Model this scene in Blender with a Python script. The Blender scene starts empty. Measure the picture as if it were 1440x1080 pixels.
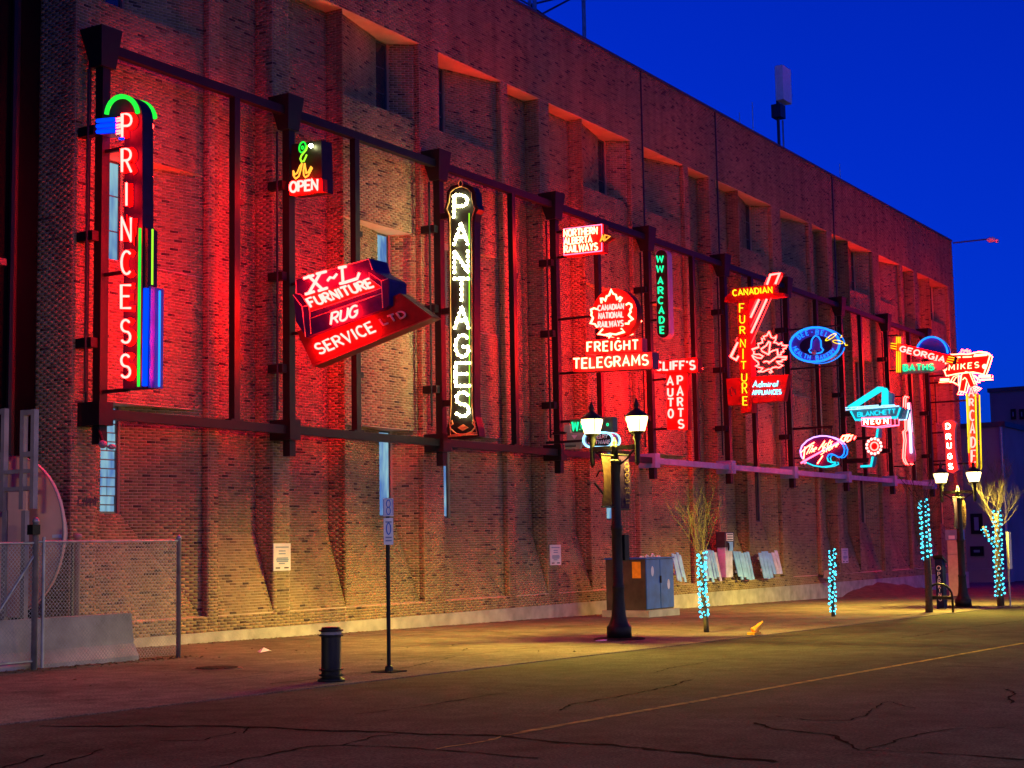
import bpy, math, random
import numpy as np
from mathutils import Vector, Matrix
random.seed(7)
SC = bpy.context.scene
COL = SC.collection

# ------------------------------------------------------------------ camera
FPX, YAW, PITCH, ROLL = 2162.7, 1.0133142, 0.1061944, -0.0178798
CAM = Vector((0.0, -24.031, 1.9))
fw = Vector((math.sin(YAW)*math.cos(PITCH), math.cos(YAW)*math.cos(PITCH), math.sin(PITCH)))
r0 = Vector((math.cos(YAW), -math.sin(YAW), 0)); u0 = r0.cross(fw)
RT = r0*math.cos(ROLL) + u0*math.sin(ROLL); UP = -r0*math.sin(ROLL) + u0*math.cos(ROLL)
cd = bpy.data.cameras.new('camera'); cam = bpy.data.objects.new('camera', cd); COL.objects.link(cam)
cd.sensor_width = 36.0; cd.lens = FPX/1440*36.0; cd.clip_start = 0.1; cd.clip_end = 3000
cam.matrix_world = Matrix(((RT.x, UP.x, -fw.x, CAM.x), (RT.y, UP.y, -fw.y, CAM.y), (RT.z, UP.z, -fw.z, CAM.z), (0, 0, 0, 1)))
SC.camera = cam
SC.render.resolution_x, SC.render.resolution_y = 1024, 768

# ------------------------------------------------------------------ sky and exposure
SC.world = bpy.data.worlds.new('World'); SC.world.use_nodes = True
nt = SC.world.node_tree; bg = nt.nodes['Background']
sky = nt.nodes.new('ShaderNodeTexSky'); sky.sky_type = 'NISHITA'; sky.sun_disc = False
sky.sun_elevation = math.radians(6.0); sky.sun_rotation = math.radians(200); sky.air_density = 1.0; sky.dust_density = 0.2; sky.ozone_density = 3.0
mx = nt.nodes.new('ShaderNodeMix'); mx.data_type = 'RGBA'; mx.blend_type = 'MULTIPLY'; mx.inputs['Factor'].default_value = 1.0
nt.links.new(sky.outputs['Color'], mx.inputs['A']); mx.inputs['B'].default_value = (0.001, 0.07, 1.0, 1)
nt.links.new(mx.outputs['Result'], bg.inputs['Color']); bg.inputs['Strength'].default_value = 0.095
SC.view_settings.view_transform = 'Standard'; SC.view_settings.look = 'None'
SC.view_settings.exposure = 1.15; SC.view_settings.gamma = 1.0; SC.view_settings.use_curve_mapping = False

# ------------------------------------------------------------------ measuring helpers
def ray(x, y): return fw + RT*((x-720)/FPX) - UP*((y-540)/FPX)
def onX(x, y, X): d = ray(x, y); return CAM + d*((X-CAM.x)/d.x)
def onY(x, y, Y): d = ray(x, y); return CAM + d*((Y-CAM.y)/d.y)
GS = -0.01116
def gz(X): return GS*(max(min(X, 140), -30)-19.9)
def onG(x, y, dz=0.0):
    d = ray(x, y); t = (GS*(0-19.9)+dz-CAM.z)/(d.z-GS*d.x); return CAM + d*t
def zat(X, Y, y):
    """height of the point above (X, Y) that stands at picture row y"""
    p0 = Vector((X, Y, 0))-CAM; k = (540-y)/FPX
    return (k*(p0.dot(fw)) - p0.dot(UP))/(UP.z-k*fw.z)
def ppm(X, Y): return FPX/((Vector((X, Y, 2))-CAM).dot(fw))

# ------------------------------------------------------------------ object helpers
WL = {}
class MB:
    def __init__(s): s.v = []; s.f = []
    def add(s, vs, fs):
        n = len(s.v); s.v += [Vector(p) for p in vs]; s.f += [tuple(i+n for i in f) for f in fs]; return s
    def box(s, a, b):
        x0, y0, z0 = a; x1, y1, z1 = b
        return s.add([(x0,y0,z0),(x1,y0,z0),(x1,y1,z0),(x0,y1,z0),(x0,y0,z1),(x1,y0,z1),(x1,y1,z1),(x0,y1,z1)],
                     [(0,3,2,1),(4,5,6,7),(0,1,5,4),(1,2,6,5),(2,3,7,6),(3,0,4,7)])
    def bar(s, p, q, w, h, up=(0,0,1)):
        p = Vector(p); q = Vector(q); t = (q-p).normalized(); up = Vector(up)
        if abs(t.dot(up)) > .98: up = Vector((0,1,0))
        a = t.cross(up).normalized()*w/2; b = a.cross(t).normalized()*h/2
        c = []
        for o in (p, q): c += [o-a-b, o+a-b, o+a+b, o-a+b]
        return s.add(c, [(3,2,1,0),(4,5,6,7),(0,1,5,4),(1,2,6,5),(2,3,7,6),(3,0,4,7)])
    def prism(s, pts, vec):
        pts = [Vector(p) for p in pts]; vec = Vector(vec); n = len(pts)
        nrm = sum(((pts[i]-pts[0]).cross(pts[(i+1) % n]-pts[0]) for i in range(1, n-1)), Vector())
        if nrm.dot(vec) > 0: pts = pts[::-1]
        fs = [tuple(range(n)), tuple(range(2*n-1, n-1, -1))]
        fs += [((i+1) % n, i, n+i, n+(i+1) % n) for i in range(n)]
        return s.add(pts+[p+vec for p in pts], fs)
    def tube(s, path, r, k=6, flat=None, nrm=None, closed=False):
        """round tube along a path; with nrm and flat an oval one (flat = half thickness along nrm)"""
        P = [Vector(p) for p in path]; n = len(P)
        if n < 2: return s
        base = len(s.v); ring = []
        ref = Vector(nrm) if nrm is not None else None
        for i, p in enumerate(P):
            a = P[(i-1) % n] if (closed or i > 0) else P[i]; b = P[(i+1) % n] if (closed or i < n-1) else P[i]
            t = (b-a)
            if t.length < 1e-7: t = P[min(i+1, n-1)]-P[max(i-1, 0)]
            if t.length < 1e-7: t = Vector((0, 0, 1))
            t.normalize()
            if ref is None:
                q = Vector((0,0,1)) if abs(t.z) < .9 else Vector((1,0,0))
                side = t.cross(q).normalized(); nn = side.cross(t).normalized()
            else:
                nn = ref; side = nn.cross(t)
                side = side.normalized() if side.length > 1e-6 else Vector((0,1,0))
            rr = r[i] if isinstance(r, (list, tuple)) else r
            fl = rr if flat is None else flat
            mi = 1.0
            if 0 < i < n-1 and ref is not None:
                u1 = (P[i]-P[i-1]); u2 = (P[i+1]-P[i])
                if u1.length > 1e-7 and u2.length > 1e-7:
                    c = max(-.6, min(1, u1.normalized().dot(u2.normalized()))); mi = min(1.6, 1/math.sqrt((1+c)/2))
            for j in range(k):
                th = 2*math.pi*(j+.5)/k
                s.v.append(p + side*(math.cos(th)*rr*mi) + nn*(math.sin(th)*fl))
        m = n if closed else n-1
        for i in range(m):
            for j in range(k):
                a = base+i*k+j; b = base+i*k+(j+1) % k; c = base+((i+1) % n)*k+(j+1) % k; d = base+((i+1) % n)*k+j
                s.f.append((a, b, c, d))
        if not closed:
            s.f.append(tuple(base+j for j in range(k-1, -1, -1))); s.f.append(tuple(base+(n-1)*k+j for j in range(k)))
        return s
    def lathe(s, c, prof, k=16):
        c = Vector(c); b = len(s.v)
        for r, z in prof:
            for j in range(k):
                th = 2*math.pi*j/k; s.v.append(c+Vector((r*math.cos(th), r*math.sin(th), z)))
        for i in range(len(prof)-1):
            for j in range(k):
                s.f.append((b+i*k+j, b+i*k+(j+1) % k, b+(i+1)*k+(j+1) % k, b+(i+1)*k+j))
        s.f.append(tuple(b+j for j in range(k-1, -1, -1))); s.f.append(tuple(b+(len(prof)-1)*k+j for j in range(k)))
        return s
    def ball(s, c, r, k=8, m=5, sx=1, sy=1, sz=1):
        c = Vector(c); b = len(s.v); s.v.append(c+Vector((0,0,-r*sz)))
        for i in range(1, m):
            ph = -math.pi/2+math.pi*i/m
            for j in range(k):
                th = 2*math.pi*j/k; s.v.append(c+Vector((r*sx*math.cos(ph)*math.cos(th), r*sy*math.cos(ph)*math.sin(th), r*sz*math.sin(ph))))
        s.v.append(c+Vector((0,0,r*sz))); top = len(s.v)-1
        for j in range(k): s.f.append((b, b+1+(j+1) % k, b+1+j))
        for i in range(m-2):
            for j in range(k): s.f.append((b+1+i*k+j, b+1+i*k+(j+1) % k, b+1+(i+1)*k+(j+1) % k, b+1+(i+1)*k+j))
        for j in range(k): s.f.append((b+1+(m-2)*k+j, b+1+(m-2)*k+(j+1) % k, top))
        return s
    def build(s, name, mat, parent=None, smooth=False, origin=None):
        if parent is not None: o0 = WL[parent.name]
        elif origin is not None: o0 = Vector(origin)
        else:
            xs = [p.x for p in s.v]; ys = [p.y for p in s.v]; zs = [p.z for p in s.v]
            o0 = Vector(((min(xs)+max(xs))/2, (min(ys)+max(ys))/2, min(zs)))
        me = bpy.data.meshes.new(name); me.from_pydata([tuple(p-o0) for p in s.v], [], s.f)
        me.materials.append(mat)
        if smooth: me.polygons.foreach_set('use_smooth', [True]*len(me.polygons))
        me.update()
        ob = bpy.data.objects.new(name, me); COL.objects.link(ob)
        if parent is not None: ob.parent = parent
        else: ob.location = o0
        WL[ob.name] = o0.copy()
        return ob
def tag(o, label, cat, group=None):
    o['label'] = label; o['category'] = cat
    if group: o['group'] = group
    return o
def thing(name, label, cat, loc, group=None):
    o = bpy.data.objects.new(name, None); COL.objects.link(o); o.location = loc; o.empty_display_size = .2
    WL[o.name] = Vector(loc); return tag(o, label, cat, group)
def struct(o, kind='structure'): o['kind'] = kind; return o
def place(mesh, name, loc, parent):
    o = bpy.data.objects.new(name, mesh); COL.objects.link(o); o.parent = parent
    o.location = Vector(loc)-WL[parent.name]; WL[o.name] = Vector(loc); return o

# ------------------------------------------------------------------ materials
def mat(name, col, rough=.7, metal=0.0, var=.25, scale=6.0, bump=0.0, spec=.5, dirt=None):
    m = bpy.data.materials.new(name); m.use_nodes = True; t = m.node_tree; b = t.nodes['Principled BSDF']
    b.inputs['Roughness'].default_value = rough; b.inputs['Metallic'].default_value = metal; b.inputs['Specular IOR Level'].default_value = spec
    tc = t.nodes.new('ShaderNodeTexCoord'); no = t.nodes.new('ShaderNodeTexNoise'); no.inputs['Scale'].default_value = scale; no.inputs['Detail'].default_value = 6
    t.links.new(tc.outputs['Object'], no.inputs['Vector'])
    cr = t.nodes.new('ShaderNodeValToRGB'); e = cr.color_ramp.elements
    e[0].position = .3; e[1].position = .72
    lo = [c*(1-var) for c in col] if dirt is None else dirt
    e[0].color = (*lo, 1); e[1].color = (*[min(1, c*(1+var*.6)) for c in col], 1)
    t.links.new(no.outputs['Fac'], cr.inputs['Fac']); t.links.new(cr.outputs['Color'], b.inputs['Base Color'])
    if bump:
        n2 = t.nodes.new('ShaderNodeTexNoise'); n2.inputs['Scale'].default_value = scale*9; n2.inputs['Detail'].default_value = 4
        t.links.new(tc.outputs['Object'], n2.inputs['Vector'])
        bp = t.nodes.new('ShaderNodeBump'); bp.inputs['Strength'].default_value = bump; bp.inputs['Distance'].default_value = .02
        t.links.new(n2.outputs['Fac'], bp.inputs['Height']); t.links.new(bp.outputs['Normal'], b.inputs['Normal'])
    return m
def glow(name, col, st=1.0):
    m = bpy.data.materials.new(name); m.use_nodes = True; t = m.node_tree
    for n in list(t.nodes): t.nodes.remove(n)
    em = t.nodes.new('ShaderNodeEmission'); ou = t.nodes.new('ShaderNodeOutputMaterial')
    em.inputs['Color'].default_value = (*col, 1); em.inputs['Strength'].default_value = st
    t.links.new(em.outputs['Emission'], ou.inputs['Surface']); return m
def brickmat(name, island):
    m = bpy.data.materials.new(name); m.use_nodes = True; t = m.node_tree; b = t.nodes['Principled BSDF']
    b.inputs['Roughness'].default_value = .85; b.inputs['Specular IOR Level'].default_value = .25
    if island: g = t.nodes.new('ShaderNodeNewGeometry'); rnd = g.outputs['Random Per Island']
    else: g = t.nodes.new('ShaderNodeObjectInfo'); rnd = g.outputs['Random']
    cr = t.nodes.new('ShaderNodeValToRGB'); cr.color_ramp.interpolation = 'CONSTANT'; e = cr.color_ramp.elements
    stops = [(0, (.070,.046,.032)), (.032, (.15,.098,.055)), (.10, (.225,.158,.078)), (.30, (.255,.182,.088)), (.52, (.275,.198,.095)), (.74, (.238,.166,.082)), (.88, (.30,.218,.105))]
    e[0].position = 0; e[0].color = (*stops[0][1], 1); e[1].position = stops[1][0]; e[1].color = (*stops[1][1], 1)
    for p, c in stops[2:]: q = e.new(p); q.color = (*c, 1)
    tc = t.nodes.new('ShaderNodeTexCoord'); no = t.nodes.new('ShaderNodeTexNoise'); no.inputs['Scale'].default_value = .5 if island else 3; no.inputs['Detail'].default_value = 8
    t.links.new(tc.outputs['Object'], no.inputs['Vector'])
    mr = t.nodes.new('ShaderNodeMapRange'); mr.inputs['From Min'].default_value = .3; mr.inputs['From Max'].default_value = .7; mr.inputs['To Min'].default_value = .86; mr.inputs['To Max'].default_value = 1.10
    t.links.new(no.outputs['Fac'], mr.inputs['Value'])
    mu = t.nodes.new('ShaderNodeMix'); mu.data_type = 'RGBA'; mu.blend_type = 'MULTIPLY'; mu.inputs['Factor'].default_value = 1
    t.links.new(rnd, cr.inputs['Fac']); t.links.new(cr.outputs['Color'], mu.inputs['A']); t.links.new(mr.outputs['Result'], mu.inputs['B'])
    mp = t.nodes.new('ShaderNodeMapping'); mp.inputs['Scale'].default_value = (1.1, 1.1, .07); t.links.new(tc.outputs['Object'], mp.inputs['Vector'])   # run-off streaks
    ns = t.nodes.new('ShaderNodeTexNoise'); ns.inputs['Scale'].default_value = 1.6; ns.inputs['Detail'].default_value = 6; t.links.new(mp.outputs['Vector'], ns.inputs['Vector'])
    m2 = t.nodes.new('ShaderNodeMapRange'); m2.inputs['From Min'].default_value = .36; m2.inputs['From Max'].default_value = .58; m2.inputs['To Min'].default_value = .70; m2.inputs['To Max'].default_value = 1.04; t.links.new(ns.outputs['Fac'], m2.inputs['Value'])
    mu2 = t.nodes.new('ShaderNodeMix'); mu2.data_type = 'RGBA'; mu2.blend_type = 'MULTIPLY'; mu2.inputs['Factor'].default_value = 1
    t.links.new(mu.outputs['Result'], mu2.inputs['A']); t.links.new(m2.outputs['Result'], mu2.inputs['B']); t.links.new(mu2.outputs['Result'], b.inputs['Base Color'])
    n2 = t.nodes.new('ShaderNodeTexNoise'); n2.inputs['Scale'].default_value = 60; t.links.new(tc.outputs['Object'], n2.inputs['Vector'])
    bp = t.nodes.new('ShaderNodeBump'); bp.inputs['Strength'].default_value = .35; bp.inputs['Distance'].default_value = .01
    t.links.new(n2.outputs['Fac'], bp.inputs['Height']); t.links.new(bp.outputs['Normal'], b.inputs['Normal'])
    return m
M = {
 'mortar': mat('mortar', (.42,.32,.22), .9, var=.25, scale=1.5, bump=.3),
 'brick': brickmat('brick', True), 'brick1': brickmat('brick_single', False),
 'concrete': mat('concrete', (.36,.33,.28), .85, var=.35, scale=2.2, bump=.4),
 'concrete_d': mat('worn_concrete', (.33,.32,.31), .88, var=.45, scale=1.6, bump=.5),
 'soffit': mat('soffit_render', (.50,.40,.33), .85, var=.2, scale=2),
 'coping': mat('coping_metal', (.085,.085,.09), .5, .6, var=.25, scale=1.2),
 'steel': mat('black_steel', (.006,.006,.008), .5, 0, var=.4, scale=3, bump=.08, spec=.22),
 'steel2': mat('grey_steel', (.06,.065,.075), .45, .5, var=.35, scale=4, bump=.1),
 'bluelit_beam': mat('beam_blue_light_tint', (.16,.22,.46), .55, 0, var=.25, scale=3),  # cool light on the far lower beams and joint boxes, put into their colour
 'black': mat('black_paint', (.008,.008,.009), .45, 0, var=.5, scale=5, bump=.05, spec=.2),
 'lampblack': mat('lamp_post_paint', (.008,.009,.010), .55, 0, var=.5, scale=5, bump=.12, spec=.25),
 'galv': mat('galvanised_steel', (.30,.32,.35), .5, .7, var=.3, scale=5, bump=.15),
 'asphalt': None, 'walk': None,
 'crack': mat('crack_tar', (.006,.006,.006), .95, var=.3, scale=6, spec=.01),
 'joint': mat('joint_dirt', (.028,.024,.022), .95, var=.4, scale=5, spec=.02),
 'yellowline': mat('road_line_paint', (.30,.22,.06), .9, var=.6, scale=7, dirt=(.06,.05,.03), spec=.05),
 'glass': mat('dark_glass', (.02,.025,.035), .08, 0, var=.2, spec=.8),
 'winlit': glow('lit_window_glass', (.20,.46,.66), .38),
 'winframe': mat('window_frame', (.10,.10,.11), .4, .6),
 'navy': mat('navy_sign_paint', (.006,.010,.045), .55, var=.3, scale=4, spec=.08),
 'violet': mat('violet_sign_paint', (.018,.010,.10), .55, var=.3, scale=4, spec=.08),
 'maroon': mat('maroon_sign_paint', (.15,.018,.015), .6, var=.35, scale=3, spec=.1),
 'redpaint': mat('red_sign_paint', (.42,.020,.015), .6, var=.3, scale=3, spec=.1),
 'darkred': mat('dark_red_paint', (.22,.018,.02), .45, var=.25, scale=3),
 'greenpaint': mat('green_sign_paint', (.02,.10,.06), .45, var=.25, scale=4),
 'palegreen': mat('pale_green_paint', (.30,.42,.28), .6, var=.2, scale=4),
 'tealpaint': mat('teal_sign_paint', (.02,.30,.34), .45, var=.2, scale=4),
 'bluepaint': mat('blue_sign_paint', (.02,.06,.45), .45, var=.2, scale=4),
 'greypaint': mat('grey_sign_paint', (.22,.21,.24), .55, var=.2, scale=4),
 'lavender': mat('lavender_metal', (.28,.26,.40), .45, .3, var=.2, scale=4),
 'gold': mat('gold_leaf_paint', (.42,.26,.10), .45, .3, var=.25, scale=6),
 'cream': mat('cream_paint', (.62,.58,.46), .6, var=.15, scale=5),
 'white': mat('white_paint', (.72,.72,.70), .6, var=.15, scale=5),
 'offwhite': mat('notice_white', (.62,.60,.57), .6, var=.15, scale=3),
 'ink': mat('print_ink', (.04,.04,.05), .8, var=.2),
 'signblue': mat('sign_blue_print', (.03,.14,.50), .5, var=.15),
 'box': mat('cabinet_blue_paint', (.015,.11,.46), .45, .1, var=.35, scale=2.5, bump=.1),
 'box2': mat('cabinet_brown_paint', (.060,.050,.035), .6, .1, var=.5, scale=2.5, bump=.2),
 'label_y': mat('warning_label', (.80,.38,.015), .5, var=.2, scale=8),
 'paleblue': mat('blue_lit_board', (.20,.45,1.0), .6, var=.3, scale=4),  # pale slats with the bluish light on them put into the base colour
 'palewood': mat('pale_board', (.50,.50,.72), .6, var=.3, scale=4),
 'reel': mat('reel_primer_paint', (.85,.46,.33), .7, var=.2, scale=1.2, bump=.1),
 'reelmetal': mat('trailer_metal', (.32,.26,.24), .65, .1, var=.3, scale=3),
 'leaf': mat('dry_leaf', (.16,.09,.04), .9, var=.6, scale=9),
 'bark': mat('grey_bark', (.045,.034,.025), .9, var=.35, scale=12, bump=.3),
 'twig': mat('yellow_twig', (.055,.042,.024), .85, var=.3, scale=9),
 'cone': mat('yellow_plastic', (.75,.34,.02), .5, var=.2),
 'orange': mat('orange_board', (.75,.13,.02), .5, var=.2),
 'purple': mat('banner_purple', (.020,.008,.038), .9, var=.2, spec=.1),
 'brownb': mat('banner_brown', (.050,.024,.016), .9, var=.25, spec=.1),
 'brownb2': mat('banner_print', (.13,.085,.05), .9, var=.2, spec=.1),
 'beige': mat('beige_column', (.52,.40,.26), .6, var=.15),
 'bluegrey': mat('blue_grey_panel', (.16,.22,.32), .5, var=.15),
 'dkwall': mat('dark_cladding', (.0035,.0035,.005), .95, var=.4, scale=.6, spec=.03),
 'farwall': mat('far_building_render', (.26,.24,.22), .8, var=.3, scale=.25),
 'farwall2': mat('far_building_dark', (.16,.16,.18), .8, var=.3, scale=.25),
 'antenna': mat('antenna_plastic', (.80,.85,.88), .5, var=.1),
 'dirt': mat('dirt', (.085,.055,.035), .95, var=.5, scale=4, bump=.6),
 # lit glass
 'n_red': glow('neon_red', (105, .42, .36)), 'n_red_s': glow('neon_red_soft', (40, .36, .30)), 'n_redd': glow('neon_red_dim', (2.2, .05, .05)),
 'n_pink': glow('neon_pink', (3.0, .22, .45)), 'n_bulb': glow('sign_bulb', (26, 27, 12)), 'n_white': glow('neon_white', (9, 7.6, 5.2)),
 'n_warm': glow('neon_warm_white', (60, .95, .46)),
 'n_green': glow('neon_green', (.01, .55, .03)), 'n_lime': glow('neon_lime', (.24, .62, .02)), 'n_amber': glow('neon_amber', (.9, .32, .03)),
 'n_mint': glow('neon_mint', (.01, .75, .26)), 'n_blue': glow('neon_blue', (.0, .035, 1.1)), 'n_azure': glow('neon_azure', (.01, .20, 1.1)),
 'n_cyan': glow('neon_cyan', (.01, .46, .62)), 'n_ice': glow('neon_ice_blue', (.30, .75, 1.1)), 'n_yellow': glow('neon_yellow', (.80, .52, .01)), 'n_lilac': glow('neon_lilac', (.7, .36, 1.3)),
 'globe': glow('lamp_globe', (1.0, .70, .25), 14), 'led': glow('led_bulb', (.10, 1.3, 1.9)),
 'dimtube': mat('unlit_tube', (.55,.30,.32), .3, var=.1), 'greytube': mat('unlit_grey_tube', (.42,.36,.38), .3, var=.1),
}
t_ = M['globe'].node_tree; em_ = t_.nodes['Emission']; em_.inputs['Strength'].default_value = 4.5; tr_ = t_.nodes.new('ShaderNodeBsdfTransparent'); ms_ = t_.nodes.new('ShaderNodeMixShader'); ms_.inputs['Fac'].default_value = .5
t_.links.new(tr_.outputs[0], ms_.inputs[1]); t_.links.new(em_.outputs[0], ms_.inputs[2]); t_.links.new(ms_.outputs[0], t_.nodes['Material Output'].inputs['Surface'])   # frosted globe: half lets the lamp's light through
t_ = M['winlit'].node_tree; em_ = t_.nodes['Emission']; tc_ = t_.nodes.new('ShaderNodeTexCoord'); mp_ = t_.nodes.new('ShaderNodeMapping'); mp_.inputs['Scale'].default_value = (3, 3, .8); nz_ = t_.nodes.new('ShaderNodeTexNoise'); nz_.inputs['Scale'].default_value = 1.4
cr_ = t_.nodes.new('ShaderNodeValToRGB'); el_ = cr_.color_ramp.elements; el_[0].position = .35; el_[0].color = (.10,.22,.55,1); el_[1].position = .66; el_[1].color = (.34,.62,.72,1)   # lit rooms behind the glass
t_.links.new(tc_.outputs['Object'], mp_.inputs['Vector']); t_.links.new(mp_.outputs['Vector'], nz_.inputs['Vector']); t_.links.new(nz_.outputs['Fac'], cr_.inputs['Fac']); t_.links.new(cr_.outputs['Color'], em_.inputs['Color'])
def ground_mat(name, col, big, rough):
    m = bpy.data.materials.new(name); m.use_nodes = True; t = m.node_tree; b = t.nodes['Principled BSDF']; b.inputs['Roughness'].default_value = .95; b.inputs['Specular IOR Level'].default_value = .06
    tc = t.nodes.new('ShaderNodeTexCoord')
    def noise(s, d=8):
        n = t.nodes.new('ShaderNodeTexNoise'); n.inputs['Scale'].default_value = s; n.inputs['Detail'].default_value = d; t.links.new(tc.outputs['Object'], n.inputs['Vector']); return n
    a = noise(big); c = noise(38, 3); d = noise(2.2, 10)
    cr = t.nodes.new('ShaderNodeValToRGB'); cr.color_ramp.elements[0].position = .33; cr.color_ramp.elements[1].position = .68
    cr.color_ramp.elements[0].color = (*[x*.50 for x in col], 1); cr.color_ramp.elements[1].color = (*[x*1.45 for x in col], 1)
    mxn = t.nodes.new('ShaderNodeMix'); mxn.data_type = 'FLOAT'; mxn.inputs['Factor'].default_value = .5
    t.links.new(a.outputs['Fac'], mxn.inputs['A']); t.links.new(d.outputs['Fac'], mxn.inputs['B']); t.links.new(mxn.outputs['Result'], cr.inputs['Fac'])
    mr = t.nodes.new('ShaderNodeMapRange'); mr.inputs['From Min'].default_value = .35; mr.inputs['From Max'].default_value = .7; mr.inputs['To Min'].default_value = .45; mr.inputs['To Max'].default_value = 1.7
    t.links.new(c.outputs['Fac'], mr.inputs['Value'])
    mu = t.nodes.new('ShaderNodeMix'); mu.data_type = 'RGBA'; mu.blend_type = 'MULTIPLY'; mu.inputs['Factor'].default_value = .8
    t.links.new(cr.outputs['Color'], mu.inputs['A']); t.links.new(mr.outputs['Result'], mu.inputs['B']); t.links.new(mu.outputs['Result'], b.inputs['Base Color'])
    bp = t.nodes.new('ShaderNodeBump'); bp.inputs['Strength'].default_value = .5; bp.inputs['Distance'].default_value = .012
    t.links.new(c.outputs['Fac'], bp.inputs['Height']); t.links.new(bp.outputs['Normal'], b.inputs['Normal'])
    return m
M['asphalt'] = ground_mat('asphalt', (.046,.042,.036), .35, .82)
M['walk'] = ground_mat('sidewalk_surface', (.125,.10,.088), .45, .85)

# ================================================================== THE GROUND
XS = [-60, -30, -10, 5, 20, 40, 60, 85, 110, 140, 400]
def sheet(y0, y1, dz, x0=-60, x1=400):
    m = MB(); xs = [x for x in XS if x0 < x < x1]; xs = [x0]+xs+[x1]
    vs = []; fs = []
    for x in xs: vs += [(x, y0, gz(x)+dz), (x, y1, gz(x)+dz)]
    for i in range(len(xs)-1): fs.append((2*i, 2*i+2, 2*i+3, 2*i+1))
    return m.add(vs, fs)
struct(sheet(-400, 400, -.13).build('ground', M['asphalt'], origin=(0,0,0)))
road = struct(sheet(-60, -10.25, -.012).build('road', M['asphalt'], origin=(0,0,0)))
m = sheet(-10.25, 60, 0.0)
for i in range(len(XS)-1):
    a, b = XS[i], XS[i+1]; m.add([(a,-10.25,gz(a)-.12),(b,-10.25,gz(b)-.12),(b,-10.25,gz(b)),(a,-10.25,gz(a))], [(0,1,2,3)])
walk = struct(m.build('sidewalk', M['walk'], origin=(0,0,0)))
def ribbon(pts, w, dz, name, mt, parent, jit=.0):
    """a thin strip laid on the ground through measured points, with an uneven width"""
    P = []
    for a, b in zip(pts[:-1], pts[1:]):
        A = onG(*a); B = onG(*b); n = max(1, int((B-A).length/(.11 if jit else .25)))
        P += [A.lerp(B, i/n) for i in range(n)]
    P.append(onG(*pts[-1])); vs = []; fs = []; wk = 0.0
    for i, p in enumerate(P):
        t = (P[min(i+1, len(P)-1)]-P[max(i-1, 0)]); t.z = 0; t.normalize(); s = Vector((-t.y, t.x, 0))
        wk = (wk*.86+random.uniform(-1, 1)*min(.05, jit*1.6)) if jit else 0.0; c = p + s*wk; ww = w*random.uniform(.25, 1.2)/2 if jit else w/2
        for q in (c+s*ww, c-s*ww): vs.append((q.x, q.y, gz(q.x)+dz))
    for i in range(len(P)-1): fs.append((2*i+1, 2*i+3, 2*i+2, 2*i))
    return MB().add(vs, fs).build(name, mt, parent)
ribbon([(735,1028),(1440,903.5)], .11, -.008, 'lane_line', M['yellowline'], road)
ribbon([(612,1052),(735,1028)], .07, -.008, 'lane_line', M['yellowline'], road, .02)
CR = [([(55,1020),(280,1020),(370,1022),(490,1025),(650,1032),(720,1035),(870,1045),(1020,1062),(1090,1070)], .07),
      ([(295,1077),(370,1062),(440,1048),(480,1047),(565,1050),(705,1060),(760,1064)], .03), ([(480,1047),(520,1034),(555,1031)], .025),
      ([(340,1030),(355,1022)], .02), ([(225,1040),(290,1040),(330,1028)], .02), ([(60,1078),(120,1062),(140,1052)], .025),
      ([(1060,1015),(1100,1024),(1180,1032),(1220,1052),(1310,1056),(1440,1067)], .035), ([(1220,1052),(1260,1036),(1330,1022),(1410,1020)], .02),
      ([(1090,1006),(1140,1012),(1200,1012),(1250,985),(1280,995)], .02), ([(1320,937),(1360,936),(1440,940)], .03), ([(1420,968),(1424,985),(1415,988)], .03),
      ([(790,998),(805,990),(875,977),(925,968),(955,962),(972,955)], .03), ([(920,945),(935,940),(965,935),(1010,928)], .025),
      ([(825,926),(940,927),(1095,925)], .025), ([(1160,930),(1200,934)], .03), ([(1270,896),(1310,890),(1360,882),(1440,872)], .03),
      ([(500,1003),(560,996),(640,985),(715,973)], .025), ([(0,1078),(60,1060)], .02), ([(1150,912),(1190,908)], .02),
      ([(740,965),(770,962)], .03), ([(1105,940),(1180,936)], .02)]
for p, w in CR: ribbon(p, w*1.35, -.007, 'crack', M['crack'], road, max(w*.6, .022))
for p, w in [([(380,962),(415,958),(470,951),(545,944)], .05), ([(478,949),(560,941),(640,923),(720,914),(800,906)], .035), ([(560,931),(660,919)], .03),
             ([(690,888),(760,896),(840,893)], .03), ([(250,958),(330,955),(420,943)], .025), ([(420,903),(520,905)], .02), ([(1230,850),(1300,846),(1340,846)], .03), ([(1000,880),(1180,868)], .02)]:
    ribbon(p, w, .004, 'joint', M['joint'], walk, w*.3)
# utility cover in the sidewalk
p = onG(305,940); t = thing('manhole_cover', 'round dark iron utility cover set in the sidewalk', 'manhole cover', p)
MB().lathe(p+Vector((0,0,-.02)), [(.42,0),(.42,.028),(.36,.030)], 24).build('frame_ring', M['steel2'], t)
m = MB().lathe(p+Vector((0,0,-.01)), [(.355,0),(.355,.026)], 24)
for a in range(-4, 5):
    w = math.sqrt(max(.0, .33**2-(a*.075)**2)); m.box((p.x-w, p.y+a*.075-.015, p.z+.016), (p.x+w, p.y+a*.075+.015, p.z+.024))
m.build('lid', M['black'], t)

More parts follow.
